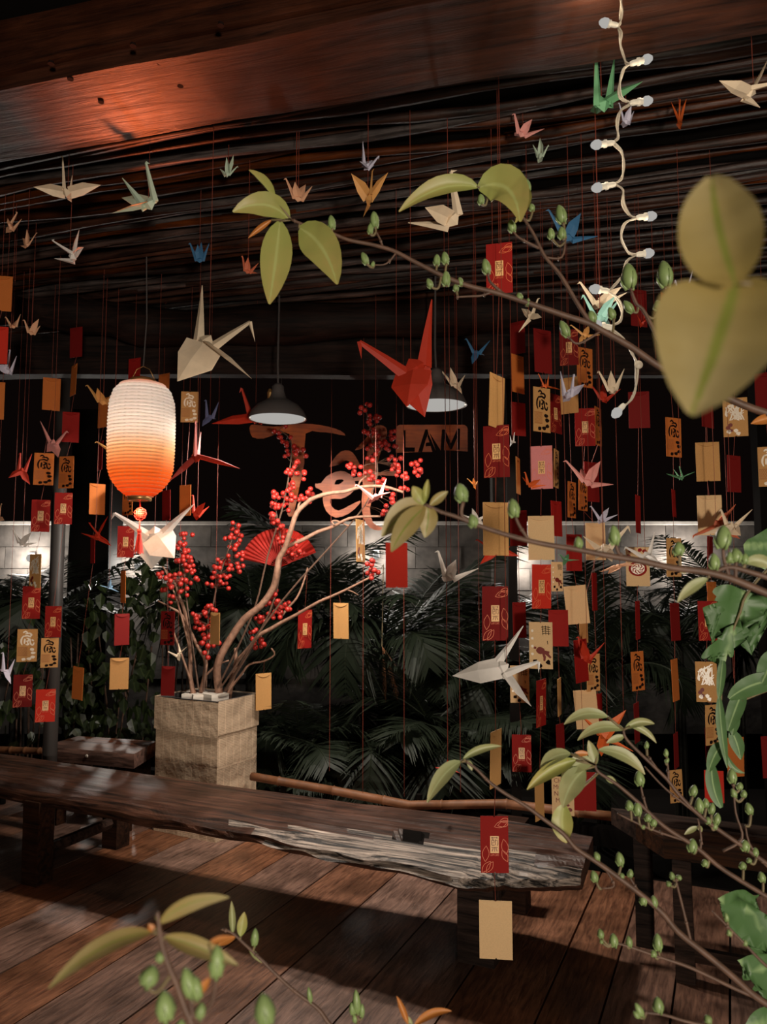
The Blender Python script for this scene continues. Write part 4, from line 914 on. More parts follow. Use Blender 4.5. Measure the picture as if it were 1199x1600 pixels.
# ------------------------------------------------------------------ paper cranes
def crane(label, Y, col, B, N, T, W1, W2, H=None, chord=.40, thr=True, wk=.8):
    b = P(*B, Y); L2 = lambda q: (P(*q, Y) - b).length
    L_ = max(L2(N), L2(T), L2(W1), L2(W2)); m = CR[col]
    def off(q, s_, k=.8, mn=.15):
        d = math.sqrt(max(L_ ** 2 - L2(q) ** 2, (mn * L_) ** 2)); return P(*q, Y + s_ * d * k)
    n_, t_ = off(N, -1, .45), off(T, 1, .45); w1, w2 = off(W1, -1, wk), off(W2, 1, wk)
    a = (n_ - t_); a = a.normalized() if a.length > 1e-5 else Vector((1, 0, 0))
    up = ((n_ + t_) / 2 - b); up = up - a * up.dot(a); up = up.normalized() if up.length > .08 * L_ else (Vector((0, 0, 1)) - a * a.z).normalized()
    nn_ = a.cross(up)
    mb = MB()
    vs = [b + a * .22 * L_, b - a * .22 * L_, b + up * .15 * L_, b - up * .17 * L_, b + nn_ * .11 * L_, b - nn_ * .11 * L_]
    mb.add(vs, [(0, 4, 2), (4, 1, 2), (1, 5, 2), (5, 0, 2), (4, 0, 3), (1, 4, 3), (5, 1, 3), (0, 5, 3)])
    o = mb.build('paper_crane', m, origin=b); tag(o, label, 'origami crane', 'paper cranes')
    for wt in (w1, w2):
        wd = (wt - b); wl = wd.length; wd = wd.normalized()
        c = a - wd * a.dot(wd); c = c.normalized() if c.length > .25 else wd.cross(nn_ if abs(wd.dot(nn_)) < .8 else up).normalized()
        lift = wd.cross(c)
        if lift.dot(up) < 0: lift = -lift
        r0 = b + wd * .05 * L_; ch = chord * L_
        rF, rB, rC = r0 + c * ch * .42, r0 - c * ch * .42, r0 + lift * .05 * L_
        mF, mB_, mC = b + wd * wl * .5 + c * ch * .46, b + wd * wl * .42 - c * ch * .38, b + wd * wl * .5 + lift * .06 * L_
        mb = MB(); mb.add([rF, mF, mC, rC, wt, rB, mB_], [(0, 1, 2, 3), (1, 4, 2), (3, 2, 6, 5), (2, 4, 6)])
        th = -lift * .012 * L_
        mb.add([rF + th, mF + th, mC + th, rC + th, wt + th * .2, rB + th, mB_ + th], [(3, 2, 1, 0), (2, 4, 1), (5, 6, 2, 3), (6, 4, 2)])
        mb.build('wing', m, o)
    def spike(name, s0, tip, w0, w1_, bend):
        d = (tip - s0).normalized(); x = d.cross(nn_); x = x.normalized() if x.length > .1 else up; y = d.cross(x)
        mb = MB(); mid = s0.lerp(tip, .5) + bend
        ring = []
        for p, ww in ((s0, w0), (mid, (w0 + w1_) * .5), (tip, w1_)): ring += [p + x * ww, p + y * ww * .5, p - x * ww, p - y * ww * .5]
        fs = [(i * 4 + k, i * 4 + (k + 1) % 4, i * 4 + 4 + (k + 1) % 4, i * 4 + 4 + k) for i in range(2) for k in range(4)] + [(8, 9, 10, 11)]
        mb.add(ring, fs); return mb.build(name, m, o)
    nk = spike('neck', b + a * .14 * L_ - up * .05 * L_, n_, .10 * L_, .03 * L_, up * .01 * L_)
    spike('tail', b - a * .14 * L_ - up * .05 * L_, t_, .11 * L_, .008 * L_, up * .01 * L_)
    if H is not None: h = P(*H, n_.y)
    else:
        so = a - up * .9; h = n_ + so.normalized() * .13 * L_
    d = (h - n_).normalized(); x = d.cross(nn_); x = x.normalized() if x.length > .1 else up; y = d.cross(x); r = .035 * L_
    mb = MB(); mb.add([n_ + x * r, n_ + y * r * .6, n_ - x * r, n_ - y * r * .6, h], [(0, 1, 4), (1, 2, 4), (2, 3, 4), (3, 0, 4), (3, 2, 1, 0)])
    mb.build('head', m, nk)
    if thr:
        p = b + up * .10 * L_; p = Vector((p.x, p.y, p.z))
        thread([ceil_pt(p), p], 'thin red thread holding the ' + label)
    return o
CRANES = [
 ('white crane with peach wings spread at the upper left', 2.6, 'cream', (105, 302), (98, 246), (113, 274), (52, 292), (158, 289)),
 ('greenish white crane below the red-lit beam', 2.6, 'mint', (234, 318), (228, 254), (191, 278), (175, 333), (190, 309)),
 ('small mint crane left of the top leaf cluster', 2.6, 'mint', (356, 272), (371, 260), (344, 264), (354, 245), (365, 242)),
 ('peach crane just right of the top leaf cluster', 2.5, 'peach', (466, 310), (447, 279), (488, 291), (461, 284), (478, 288)),
 ('small lavender crane above an orange crane', 2.4, 'lavender', (573, 260), (592, 244), (567, 221), (562, 252), (582, 250)),
 ('orange crane with V wings below the lavender one', 2.5, 'gold', (577, 312), (582, 268), (568, 339), (549, 271), (607, 269)),
 ('tiny peach yellow crane at the far upper left', 2.9, 'peach', (18, 356), (27, 332), (34, 342), (12, 341), (9, 364)),
 ('tiny peach crane hanging below the yellow one', 2.9, 'peach', (43, 383), (57, 364), (32, 384), (42, 358), (35, 372)),
 ('white crane left of the tiny blue crane', 2.7, 'white', (113, 402), (82, 376), (85, 404), (124, 358), (131, 386)),
 ('tiny blue crane with closed wings under the reeds', 2.9, 'blue', (312, 406), (297, 380), (327, 380), (309, 382), (315, 378)),
 ('brownish pink crane half behind the drooping leaf', 2.7, 'brown', (387, 424), (379, 400), (404, 411), (388, 402), (403, 427), (376, 402)),
 ('pink crane right of centre under the reed ceiling', 2.4, 'pink', (816, 209), (804, 176), (851, 201), (832, 186), (804, 212), (800, 181)),
 ('small mint crane just below the pink one', 2.5, 'mint', (845, 243), (857, 227), (833, 226), (844, 215), (841, 255)),
 ('green crane beside the fairy lights', 2.0, 'green', (942, 162), (932, 88), (961, 88), (1005, 127), (933, 178)),
 ('small lavender crane behind the fairy light cable', 2.3, 'lavender', (979, 190), (968, 161), (991, 174), (987, 165), (974, 200)),
 ('small bright orange crane at the upper right', 2.3, 'orange', (1062, 194), (1063, 156), (1068, 168), (1049, 159), (1073, 154)),
 ('cream crane cut by the upper right edge', 1.9, 'cream', (1172, 146), (1216, 128), (1188, 168), (1124, 126), (1202, 90)),
 ('cream crane under the narrow leaf of the top branch', 2.4, 'cream', (706, 343), (705, 268), (638, 348), (664, 324), (718, 335)),
 ('bright blue crane behind the top branch buds', 2.5, 'blue', (888, 370), (858, 328), (935, 369), (908, 333), (884, 381)),
 ('left peach crane of the pair at the left edge', 3.2, 'peach', (21, 510), (9, 495), (32, 491), (14, 506), (27, 500)),
 ('right peach crane of the pair at the left edge', 3.2, 'peach', (49, 520), (38, 500), (63, 509), (61, 498), (44, 510)),
 ('pale lavender crane cut by the left edge', 3.0, 'lavender', (13, 580), (16, 547), (26, 556), (-8, 570), (10, 560)),
 ('pink crane left of the lantern', 3.5, 'pink', (83, 692), (104, 674), (63, 658), (91, 715), (73, 706), (108, 677)),
 ('red crane at the left below the pink one', 3.6, 'red', (34, 735), (32, 708), (50, 709), (13, 747), (47, 757)),
 ('orange gold crane touching the lantern top left', 3.8, 'gold', (161, 628), (137, 602), (177, 614), (152, 606), (170, 633)),
 ('orange crane mostly hidden behind the lantern', 3.9, 'gold', (178, 704), (151, 690), (196, 690), (176, 690), (190, 715)),
 ('dusty blue crane right of the lantern', 4.0, 'dusty_blue', (328, 652), (322, 625), (342, 628), (316, 666), (338, 655)),
 ('wide red crane right of the lantern', 3.4, 'red', (307, 712), (306, 659), (314, 675), (263, 753), (375, 732)),
 ('red crane partly behind the left pendant lamp', 4.1, 'scarlet', (399, 652), (378, 607), (420, 632), (331, 662), (432, 642), (374, 614)),
 ('red crane below left of the lantern', 3.7, 'scarlet', (152, 838), (139, 817), (127, 833), (169, 806), (174, 853)),
 ('orange red crane behind the big white crane', 3.9, 'scarlet', (307, 803), (302, 774), (327, 791), (321, 785), (307, 813)),
 ('small white crane before the left wall lamp', 4.0, 'white', (34, 849), (20, 827), (58, 848), (49, 832), (28, 838)),
 ('white crane at the lower left edge', 3.7, 'lavender', (10, 1050), (5, 1020), (23, 1030), (17, 1069), (-8, 1045)),
 ('tiny pale blue crane under the lantern tassel', 4.3, 'sky', (171, 919), (157, 915), (186, 925), (173, 904), (177, 915)),
 ('tiny cream crane perched on the planter twigs', 4.5, 'cream', (279, 1023), (263, 1018), (279, 1005), (294, 1009), (281, 1033)),
 ('cream crane cut by the left edge at mid height', 3.2, 'peach', (-4, 810), (2, 787), (-15, 800), (7, 813), (-10, 820)),
 ('gold crane behind the right pendant lamp', 3.9, 'cream', (712, 602), (691, 580), (727, 586), (704, 574), (723, 619)),
 ('small blue crane above the right pendant lamp', 3.4, 'blue', (745, 551), (729, 529), (766, 532), (738, 569), (758, 555)),
 ('tiny gold crane right of the LAM board', 3.6, 'gold', (742, 757), (731, 748), (747, 751), (740, 747), (744, 765)),
 ('pink crane in front of the berry spray and letters', 4.0, 'pink', (588, 776), (557, 757), (604, 748), (611, 769), (574, 789)),
 ('white crane in front of the concrete pillar', 2.9, 'white', (703, 901), (685, 861), (748, 888), (713, 874), (694, 909)),
 ('tiny white crane under the big white right crane', 3.2, 'white', (750, 1060), (739, 1056), (761, 1057), (748, 1051), (753, 1067)),
 ('small reddish crane at the low branch tip', 3.4, 'scarlet', (700, 1201), (682, 1200), (719, 1208), (700, 1187), (702, 1216)),
 ('orange crane behind the gold bench-front envelope', 2.5, 'scarlet', (776, 860), (746, 843), (797, 854), (750, 882), (812, 869)),
 ('white crane beside the second branch buds', 2.8, 'white', (745, 811), (724, 805), (766, 802), (738, 794), (757, 821)),
 ('small orange crane left of the pink envelope', 2.8, 'orange', (829, 758), (821, 738), (854, 758), (845, 749), (816, 745)),
 ('tiny white crane right of the dark red envelope', 2.7, 'white', (801, 690), (804, 676), (797, 680), (797, 698), (806, 692)),
 ('lavender grey crane before a gold envelope', 2.9, 'lavender', (888, 617), (897, 585), (876, 580), (914, 600), (880, 628)),
 ('thin red crane left of the cable end', 3.0, 'red', (944, 623), (926, 604), (970, 608), (942, 599), (948, 630)),
 ('thin pale crane left of the cable end', 2.9, 'cream', (957, 608), (936, 580), (976, 576), (955, 579), (961, 616)),
 ('lavender crane below the upper blurred leaf', 2.6, 'lavender', (1067, 468), (1056, 438), (1083, 422), (1085, 447), (1062, 478)),
 ('small peach crane half hidden by blurred leaves', 2.6, 'peach', (1117, 460), (1119, 443), (1126, 456), (1108, 460), (1115, 470)),
 ('cream crane lit by a fairy bulb', 2.1, 'cream', (937, 474), (907, 441), (980, 457), (972, 448), (930, 484)),
 ('teal crane tangled in the fairy cable', 2.05, 'teal', (938, 497), (912, 461), (968, 468), (962, 462), (955, 509), (908, 468)),
 ('gold crane behind the top branch fork', 2.5, 'gold', (915, 523), (893, 508), (938, 523), (921, 508), (905, 537)),
 ('small cream crane under the top branch', 2.6, 'cream', (829, 494), (841, 467), (811, 519), (847, 496), (815, 482)),
 ('pink crane beside the edge-on red envelopes', 2.8, 'pink', (919, 753), (885, 720), (959, 757), (939, 720), (908, 732)),
 ('lavender crane at the wall coping', 3.0, 'lavender', (941, 811), (924, 791), (966, 804), (952, 793), (936, 819)),
 ('cream crane above the second branch', 2.9, 'cream', (945, 856), (982, 822), (912, 838), (930, 874), (957, 878), (986, 834)),
 ('white crane in front of the round-print envelope', 3.0, 'white', (1010, 867), (978, 855), (1024, 830), (1030, 878), (998, 877), (975, 860)),
 ('peach gold crane under the second branch', 3.05, 'peach', (967, 885), (940, 893), (1001, 882), (950, 897), (985, 878)),
 ('green crane over a plain red envelope', 3.0, 'green', (885, 874), (875, 866), (906, 875), (889, 865), (881, 884)),
 ('small green crane before the dark gap', 3.1, 'green', (1065, 747), (1062, 729), (1053, 733), (1041, 740), (1087, 737)),
 ('brown red crane behind the cream right crane', 3.0, 'brown', (1122, 818), (1084, 837), (1150, 788), (1135, 800), (1157, 842)),
 ('cream crane above the philodendron', 2.85, 'cream', (1143, 822), (1127, 796), (1176, 796), (1094, 836), (1158, 837)),
 ('orange red crane near the slanted red envelope', 3.1, 'scarlet', (917, 1028), (904, 995), (945, 1004), (911, 1001), (924, 1038)),
 ('large orange crane behind the lower leaf cluster', 2.7, 'orange', (946, 1150), (913, 1122), (990, 1174), (979, 1109), (940, 1182)),
 ('orange crane peeping behind the brush-print envelope', 3.05, 'orange', (853, 603), (842, 584), (858, 585), (877, 609), (839, 607)),
 ('tiny red crane below the upper right dark envelope', 2.9, 'scarlet', (1004, 504), (1007, 484), (996, 492), (1012, 496), (1001, 512))]
for c in CRANES: crane(*c)
crane('big cream crane hanging in front of the header log', 2.35, 'cream', (322, 535), (391, 503), (316, 446), (277, 596), (394, 592), (399, 535), chord=.85, wk=.45)
crane('big scarlet crane in front of the right pendant lamp', 2.4, 'red', (648, 575), (562, 534), (675, 468), (636, 636), (664, 652), (565, 561), chord=.58, wk=.5)
crane('big white crane under the lantern', 3.72, 'white', (243, 833), (179, 802), (303, 788), (273, 872), (237, 890), (174, 812), chord=.8, wk=.3)
crane('big white crane before the right-hand envelopes', 2.2, 'white', (785, 1043), (842, 1034), (818, 978), (707, 1056), (831, 1104), (842, 1052), chord=.55, wk=.5)
# bare threads with nothing on them
for i, (x, yb, Y, lab) in enumerate([(515, 1205, 4.5, 'bare red thread in front of the middle palm left'), (567, 1240, 4.3, 'bare red thread beside the dry brown frond'), (632, 1245, 4.2, 'bare red thread below the bright red envelope'),
     (700, 1180, 3.0, 'bare red thread crossing the LAM board'), (720, 1238, 3.6, 'bare dark thread right of the LAM board'), (463, 300, 2.5, 'short bare thread near the peach crane'), (975, 1120, 3.3, 'bare red thread right of the fairy cable end'), (1025, 560, 3.1, 'bare thread below the right fairy bulbs'), (1147, 1060, 3.2, 'bare red thread behind the philodendron leaf')]):
    b = P(x, yb, Y); thread([ceil_pt(b), b], lab, .0012)
# ------------------------------------------------------------------ leaves, buds, twigs
def leaf(parent, base, tip, wpx, Y, m, ctrl=None, dY=0.0, tilt=0.0, curl=0.15, name='leaf', prof=None, th=0.0):
    b, t = P(*base, Y), P(*tip, Y + dY)
    c = P(*ctrl, Y + dY * .5) if ctrl else b.lerp(t, .5) + Vector((0, 0, (t - b).length * .06))
    w_ = sz(wpx, Y) / 2; nS = 10; mb = MB(); uvs = []
    view = (b - Vector((0, 0, CAMZ))).normalized(); grid = []
    for i in range(nS + 1):
        u = i / nS
        p = b * (1 - u) ** 2 + c * 2 * u * (1 - u) + t * u * u
        tg = ((c - b) * (1 - u) + (t - c) * u).normalized()
        s_ = tg.cross(view).normalized(); nn_ = s_.cross(tg)      # nn_ faces the viewer or away
        if nn_.dot(view) > 0: nn_ = -nn_
        s_ = Matrix.Rotation(tilt, 3, tg) @ s_; nn_ = Matrix.Rotation(tilt, 3, tg) @ nn_
        pr = prof(u) if prof else (max(0.0, math.sin(math.pi * min(1, u * .97 + .015) ** .85))) ** .8
        row = []
        for k in range(5):
            q = (k - 2) / 2
            p2 = p + s_ * (q * w_ * pr) + nn_ * (abs(q) ** 1.5 * w_ * pr * curl * 2) + nn_ * (.03 * w_ * math.sin(u * 17 + q * 2))
            row.append(p2)
        grid.append(row)
    mb.v = [p for r in grid for p in r]
    for i in range(nS):
        for k in range(4):
            mb.f.append((i * 5 + k, i * 5 + k + 1, i * 5 + k + 6, i * 5 + k + 5)); mb.m.append(0)
            uvs += [(k / 4, i / nS), ((k + 1) / 4, i / nS), ((k + 1) / 4, (i + 1) / nS), (k / 4, (i + 1) / nS)]
    o = mb.build(name, m, parent, smooth=True)
    ul = o.data.uv_layers.new(name='UVMap')
    for k, uv in enumerate(uvs): ul.data[k].uv = uv
    return o
def bud(parent, base, tip, wpx, Y, stem_mb=None, paths=None, m=None):
    b, t = P(*base, Y), P(*tip, Y); ax = t - b; L_ = ax.length; r = sz(wpx, Y) / 2
    ax = ax.normalized()
    mb = MB(); mb.lathe(b, [(0, 0), (r * .45, L_ * .04), (r * .85, L_ * .2), (r, L_ * .42), (r * .88, L_ * .65), (r * .55, L_ * .86), (r * .2, L_ * .97), (0, L_)], 12, axis=ax)
    for k in range(3):   # sepals hugging the bud
        a = 2.1 * k
        x = ax.cross(Vector((0.3, 1, 0.2))).normalized(); y = ax.cross(x); d = x * math.cos(a) + y * math.sin(a)
        mb.tube([b + d * r * .5, b + ax * L_ * .3 + d * r * .98, b + ax * L_ * .6 + d * r * .98], [r * .25, r * .22, r * .03], 5)
    o = mb.build('bud', m or M['bud'], parent, smooth=True)
    if stem_mb is not None and paths:
        near = min((q for p_ in paths for q in p_), key=lambda q: (q - b).length)
        mid = near.lerp(b, .5) + Vector((0, 0, -.18 * (near - b).length)) - ax * .25 * (near - b).length
        stem_mb.tube(smooth_path([near, mid, b + ax * r * .1], 5), [max(sz(2.0, Y), r * .20)] * 10 + [r * .42], 6, 1)
    return o
def branch(label, Y, mains, buds=(), leaves=(), m='darktwig', name='budding_branch', group='budding twigs in front', twigm='twig'):
    first = mains[0][0]
    t = empty(name, P(*first[0], Y)); tag(t, label, 'branch', group)
    mb = MB(); paths = []
    for pts, r0, r1 in mains: paths.append(px_tube(mb, pts, Y, r0, r1, sub=4, n=8))
    for p_ in paths:   # leaf scars along the twig
        for q in p_[3::9]: mb.lathe(q, [(0, -.0022), (sz(5.0, Y) * .9, 0), (0, .0022)], 6, axis=(1, .2, .4))
    for bd in buds: bud(t, *bd, Y, mb, paths)
    for lf in leaves:
        kw = dict(lf[4]) if len(lf) > 4 else {}
        base, tip, w_, mt = lf[:4]
        near = min((q for p_ in paths for q in p_), key=lambda q: (q - P(*base, Y)).length)
        bb = P(*base, Y)
        if (near - bb).length > sz(3, Y): mb.tube([near, near.lerp(bb, .5), bb], [sz(2.2, Y)] * 3, 5, 1)
        leaf(t, base, tip, w_, Y, M[mt], **kw)
    mb.build('stem', [M[m], M[twigm]], t, smooth=True)
    return t
branch('top branch with broad yellow green leaves and round buds', 0.95,
 [([(1230, 655), (1160, 632), (1075, 592), (1030, 572), (985, 541), (940, 516), (920, 505), (880, 492), (845, 480), (800, 465), (770, 456), (730, 446), (690, 430), (650, 410), (615, 392), (580, 382), (545, 375), (515, 363), (485, 355), (455, 343)], 6.5, 2.4),
  ([(925, 507), (905, 478), (880, 436), (868, 420), (850, 398), (832, 362), (805, 325), (772, 300), (748, 287)], 4.0, 1.8),
  ([(770, 456), (752, 462), (735, 463), (715, 464)], 2.2, 1.6), ([(620, 394), (604, 412), (585, 414)], 1.6, 1.2), ([(598, 386), (594, 374), (588, 362)], 2, 1.4),
  ([(790, 462), (776, 450), (766, 440), (763, 430)], 3, 1.8), ([(852, 402), (878, 402), (884, 372)], 2, 1.8), ([(843, 388), (812, 372), (803, 362)], 2.6, 1.6), ([(940, 517), (905, 537), (890, 528)], 2, 1.8),
  ([(1052, 580), (1010, 492), (995, 475), (986, 452)], 3.6, 2.4), ([(1058, 575), (1052, 490), (1044, 450)], 3.4, 2.4)],
 [((520, 358), (517, 336), 13), ((512, 370), (511, 354), 10), ((587, 356), (584, 330), 15), ((579, 366), (579, 349), 10), ((574, 413), (566, 394), 12), ((582, 418), (584, 408), 7),
  ((683, 415), (683, 397), 12), ((698, 413), (694, 393), 13), ((698, 447), (697, 423), 15), ((675, 450), (668, 435), 11), ((722, 447), (718, 433), 10), ((714, 455), (711, 444), 10),
  ((763, 428), (757, 404), 15), ((826, 302), (822, 279), 13), ((833, 330), (830, 318), 10), ((803, 363), (797, 343), 14), ((753, 320), (751, 303), 12), ((881, 349), (873, 320), 18), ((863, 374), (860, 356), 12), ((880, 374), (877, 354), 14),
  ((814, 470), (810, 457), 12), ((824, 478), (826, 466), 9), ((889, 526), (876, 501), 15), ((929, 504), (922, 485), 15), ((986, 452), (981, 411), 25), ((1043, 449), (1036, 407), 25), ((1030, 485), (1027, 469), 15), ((990, 488), (975, 470), 13), ((960, 498), (952, 480), 13)],
 [((429, 310), (389, 266), 17, 'young_leaf', dict(curl=.6, tilt=.7)), ((452, 343), (364, 331), 40, 'young_leaf', dict(ctrl=(420, 303), tilt=.25)), ((437, 346), (421, 475), 50, 'young_leaf', dict(ctrl=(432, 410), dY=-.02)),
  ((468, 357), (527, 444), 58, 'young_leaf', dict(ctrl=(510, 375), dY=-.03)), ((424, 344), (388, 372), 9, 'brown_leaf', dict(curl=.5)),
  ((747, 293), (624, 331), 34, 'young_leaf', dict(ctrl=(690, 278), tilt=.5, curl=.3)), ((748, 294), (813, 346), 64, 'young_leaf', dict(ctrl=(806, 270), tilt=-.2, dY=-.03)), ((812, 290), (806, 348), 26, 'young_leaf', dict(ctrl=(836, 305), tilt=.6)),
  ((1210, 652), (1174, 662), 16, 'brown_leaf', dict(curl=.3))])
t = empty('out_of_focus_sprig', P(1150, 440, .21)); tag(t, 'large out of focus yellow green leaves very close at the right', 'leaf sprig')
leaf(t, (1152, 445), (1112, 276), 128, .21, M['olive_leaf'], ctrl=(1118, 360), prof=lambda u: max(0.0, math.sin(math.pi * (u * .98 + .01) ** .8)) ** .6 * (1 if u < .9 else 1), dY=.01)
leaf(t, (1150, 440), (1082, 648), 205, .215, M['olive_leaf'], ctrl=(1130, 520), prof=lambda u: max(0.0, math.sin(math.pi * (u * .98 + .01) ** .7)) ** .62, dY=-.01, tilt=.15)
mb = MB(); px_tube(mb, [(1240, 470), (1190, 448), (1150, 441)], .212, 5, 3.5); mb.build('stem', M['twig'], t, smooth=True)
branch('dark bare branch crossing the right-hand envelopes with big buds', 0.62,
 [([(1240, 945), (1180, 919), (1140, 903), (1100, 893), (1050, 887), (1000, 876), (950, 868), (900, 858), (850, 850), (800, 838), (750, 822), (715, 808), (690, 800), (664, 788)], 6.5, 2.6),
  ([(1240, 915), (1170, 893), (1140, 886), (1118, 893)], 5, 3), ([(745, 820), (722, 806), (724, 784)], 3.4, 3), ([(828, 846), (812, 822), (806, 808)], 3, 2.4), ([(980, 872), (967, 864), (963, 852)], 2.8, 2.2), ([(1150, 904), (1150, 884), (1152, 878)], 3, 2.4), ([(1140, 902), (1132, 876), (1130, 858)], 3, 2.6), ([(1128, 898), (1120, 894), (1118, 890)], 3, 2.4)],
 [((725, 784), (717, 755), 22), ((806, 808), (800, 779), 19), ((742, 824), (737, 803), 17), ((906, 857), (903, 838), 14), ((963, 852), (958, 820), 18), ((1062, 868), (1060, 846), 18), ((1130, 858), (1131, 820), 25), ((1118, 891), (1115, 864), 17), ((1152, 879), (1149, 856), 19), ((1165, 882), (1164, 864), 12), ((1140, 880), (1141, 862), 11)],
 [((663, 790), (597, 838), 44, 'olive_leaf', dict(ctrl=(632, 795), tilt=.3)), ((668, 790), (664, 840), 30, 'olive_leaf', dict(ctrl=(672, 812))), ((662, 788), (645, 760), 20, 'young_leaf', dict()), ((672, 790), (700, 768), 15, 'olive_leaf', dict(curl=.3)), ((664, 786), (669, 749), 11, 'young_leaf', dict(curl=.5)), ((664, 792), (612, 862), 34, 'olive_leaf', dict(ctrl=(630, 820), dY=-.02)),
  ((1106, 904), (1059, 941), 17, 'pale_leaf', dict(ctrl=(1078, 915))), ((1060, 888), (1072, 896), 8, 'pale_leaf', dict()), ((1165, 880), (1215, 890), 20, 'pale_leaf', dict(ctrl=(1190, 868)))])
branch('long slanting twig with spaced green buds at the lower right', 0.85,
 [([(1230, 1588), (1180, 1556), (1140, 1521), (1100, 1488), (1060, 1456), (1035, 1426), (1000, 1396), (960, 1366), (930, 1345), (900, 1325), (880, 1302), (850, 1280), (820, 1258), (790, 1240), (765, 1222), (745, 1202), (728, 1189)], 5.5, 2),
  ([(1080, 1472), (1070, 1430), (1060, 1390), (1056, 1374)], 2.4, 1.8), ([(1192, 1562), (1150, 1545), (1080, 1512), (1030, 1495), (980, 1478), (957, 1472)], 3.5, 1.6), ([(945, 1356), (960, 1384), (940, 1388)], 1.4, 1), ([(1000, 1396), (990, 1380), (985, 1372)], 2, 1.6)],
 [((936, 1344), (930, 1331), 10), ((971, 1353), (967, 1331), 13), ((985, 1371), (986, 1358), 9), ((932, 1378), (926, 1360), 12), ((974, 1372), (970, 1364), 8), ((1007, 1414), (1004, 1398), 12), ((1024, 1418), (1021, 1399), 11), ((941, 1466), (937, 1451), 10), ((961, 1480), (958, 1458), 13), ((985, 1480), (982, 1462), 10), ((1030, 1486), (1027, 1458), 14), ((1023, 1495), (1020, 1484), 10), ((1052, 1374), (1049, 1362), 8), ((1060, 1374), (1063, 1367), 9), ((1048, 1384), (1042, 1377), 8), ((942, 1474), (938, 1468), 6)],
 [((720, 1190), (668, 1254), 24, 'pale_leaf', dict(ctrl=(690, 1205), tilt=.3)), ((724, 1186), (784, 1166), 12, 'pale_leaf', dict(ctrl=(750, 1165), curl=.4)), ((732, 1188), (738, 1204), 8, 'pale_leaf', dict())])
branch('upper right twig group with long pale leaves over the envelopes', 0.9,
 [([(1240, 1378), (1163, 1324), (1097, 1277), (1060, 1240), (1042, 1217), (1010, 1186), (980, 1156), (974, 1140)], 3.6, 2), ([(1090, 1272), (1040, 1232), (1008, 1198)], 1.8, 1.2),
  ([(1240, 1425), (1134, 1361), (1090, 1325), (1038, 1291), (998, 1254), (965, 1226), (936, 1207), (930, 1195)], 3.8, 2.2), ([(1085, 1318), (1016, 1295), (965, 1271)], 2, 1.4), ([(1045, 1222), (1044, 1200), (1042, 1180)], 2, 1.3), ([(1030, 1205), (1012, 1180)], 1.6, 1.2), ([(1012, 1268), (1004, 1240), (1002, 1228)], 2, 1.6), ([(1130, 1330), (1160, 1310), (1150, 1270), (1146, 1226)], 2.2, 1.5), ([(1240, 1395), (1178, 1330), (1165, 1290)], 2, 1.4), ([(1094, 1330), (1096, 1310), (1091, 1280)], 2, 1.5)],
 [((1002, 1228), (998, 1204), 15), ((998, 1275), (996, 1252), 13), ((986, 1266), (982, 1250), 12), ((1013, 1284), (1013, 1270), 11), ((1022, 1291), (1022, 1278), 10), ((1007, 1294), (1003, 1289), 7), ((1083, 1244), (1086, 1226), 12), ((1095, 1270), (1092, 1246), 13), ((1104, 1262), (1103, 1247), 10), ((1112, 1272), (1114, 1254), 10), ((1120, 1288), (1122, 1270), 11), ((1108, 1288), (1106, 1276), 9), ((1117, 1296), (1118, 1285), 9), ((1082, 1332), (1083, 1310), 15), ((1103, 1354), (1101, 1342), 10), ((1011, 1170), (1011, 1158), 7), ((1042, 1182), (1041, 1170), 7), ((1041, 1192), (1045, 1184), 6), ((1146, 1224), (1143, 1200), 14), ((1156, 1234), (1157, 1222), 10), ((1150, 1246), (1144, 1232), 9), ((1163, 1246), (1163, 1234), 9), ((1174, 1272), (1168, 1254), 12), ((1166, 1330), (1164, 1312), 14), ((1180, 1338), (1181, 1324), 11), ((1162, 1358), (1160, 1346), 11), ((1172, 1348), (1170, 1340), 8), ((1193, 1378), (1189, 1362), 11)],
 [((950, 1120), (882, 1132), 18, 'pale_leaf', dict(ctrl=(912, 1106), tilt=.3)), ((976, 1140), (903, 1157), 18, 'pale_leaf', dict(ctrl=(935, 1126), tilt=.3)), ((977, 1139), (1023, 1131), 13, 'pale_leaf', dict(ctrl=(1000, 1122), curl=.35)), ((985, 1135), (1026, 1161), 10, 'pale_leaf', dict(ctrl=(1010, 1136))), ((976, 1150), (948, 1161), 11, 'pale_leaf', dict()),
  ((892, 1178), (845, 1206), 22, 'pale_leaf', dict(ctrl=(860, 1176), tilt=.4)), ((900, 1188), (824, 1234), 22, 'young_leaf', dict(ctrl=(858, 1198), curl=.4)), ((928, 1192), (877, 1218), 24, 'pale_leaf', dict(ctrl=(900, 1184))), ((914, 1202), (880, 1262), 34, 'pale_leaf', dict(ctrl=(888, 1222), dY=-.02)), ((882, 1256), (886, 1317), 32, 'young_leaf', dict(ctrl=(874, 1290))),
  ((936, 1172), (1008, 1210), 20, 'pale_leaf', dict(ctrl=(982, 1172), tilt=-.3)), ((932, 1194), (920, 1157), 15, 'pale_leaf', dict()), ((898, 1178), (922, 1178), 9, 'brown_leaf', dict()), ((946, 1214), (964, 1224), 10, 'pale_leaf', dict()), ((1090, 1292), (1070, 1304), 8, 'pale_leaf', dict()), ((1092, 1290), (1097, 1300), 7, 'pale_leaf', dict())])
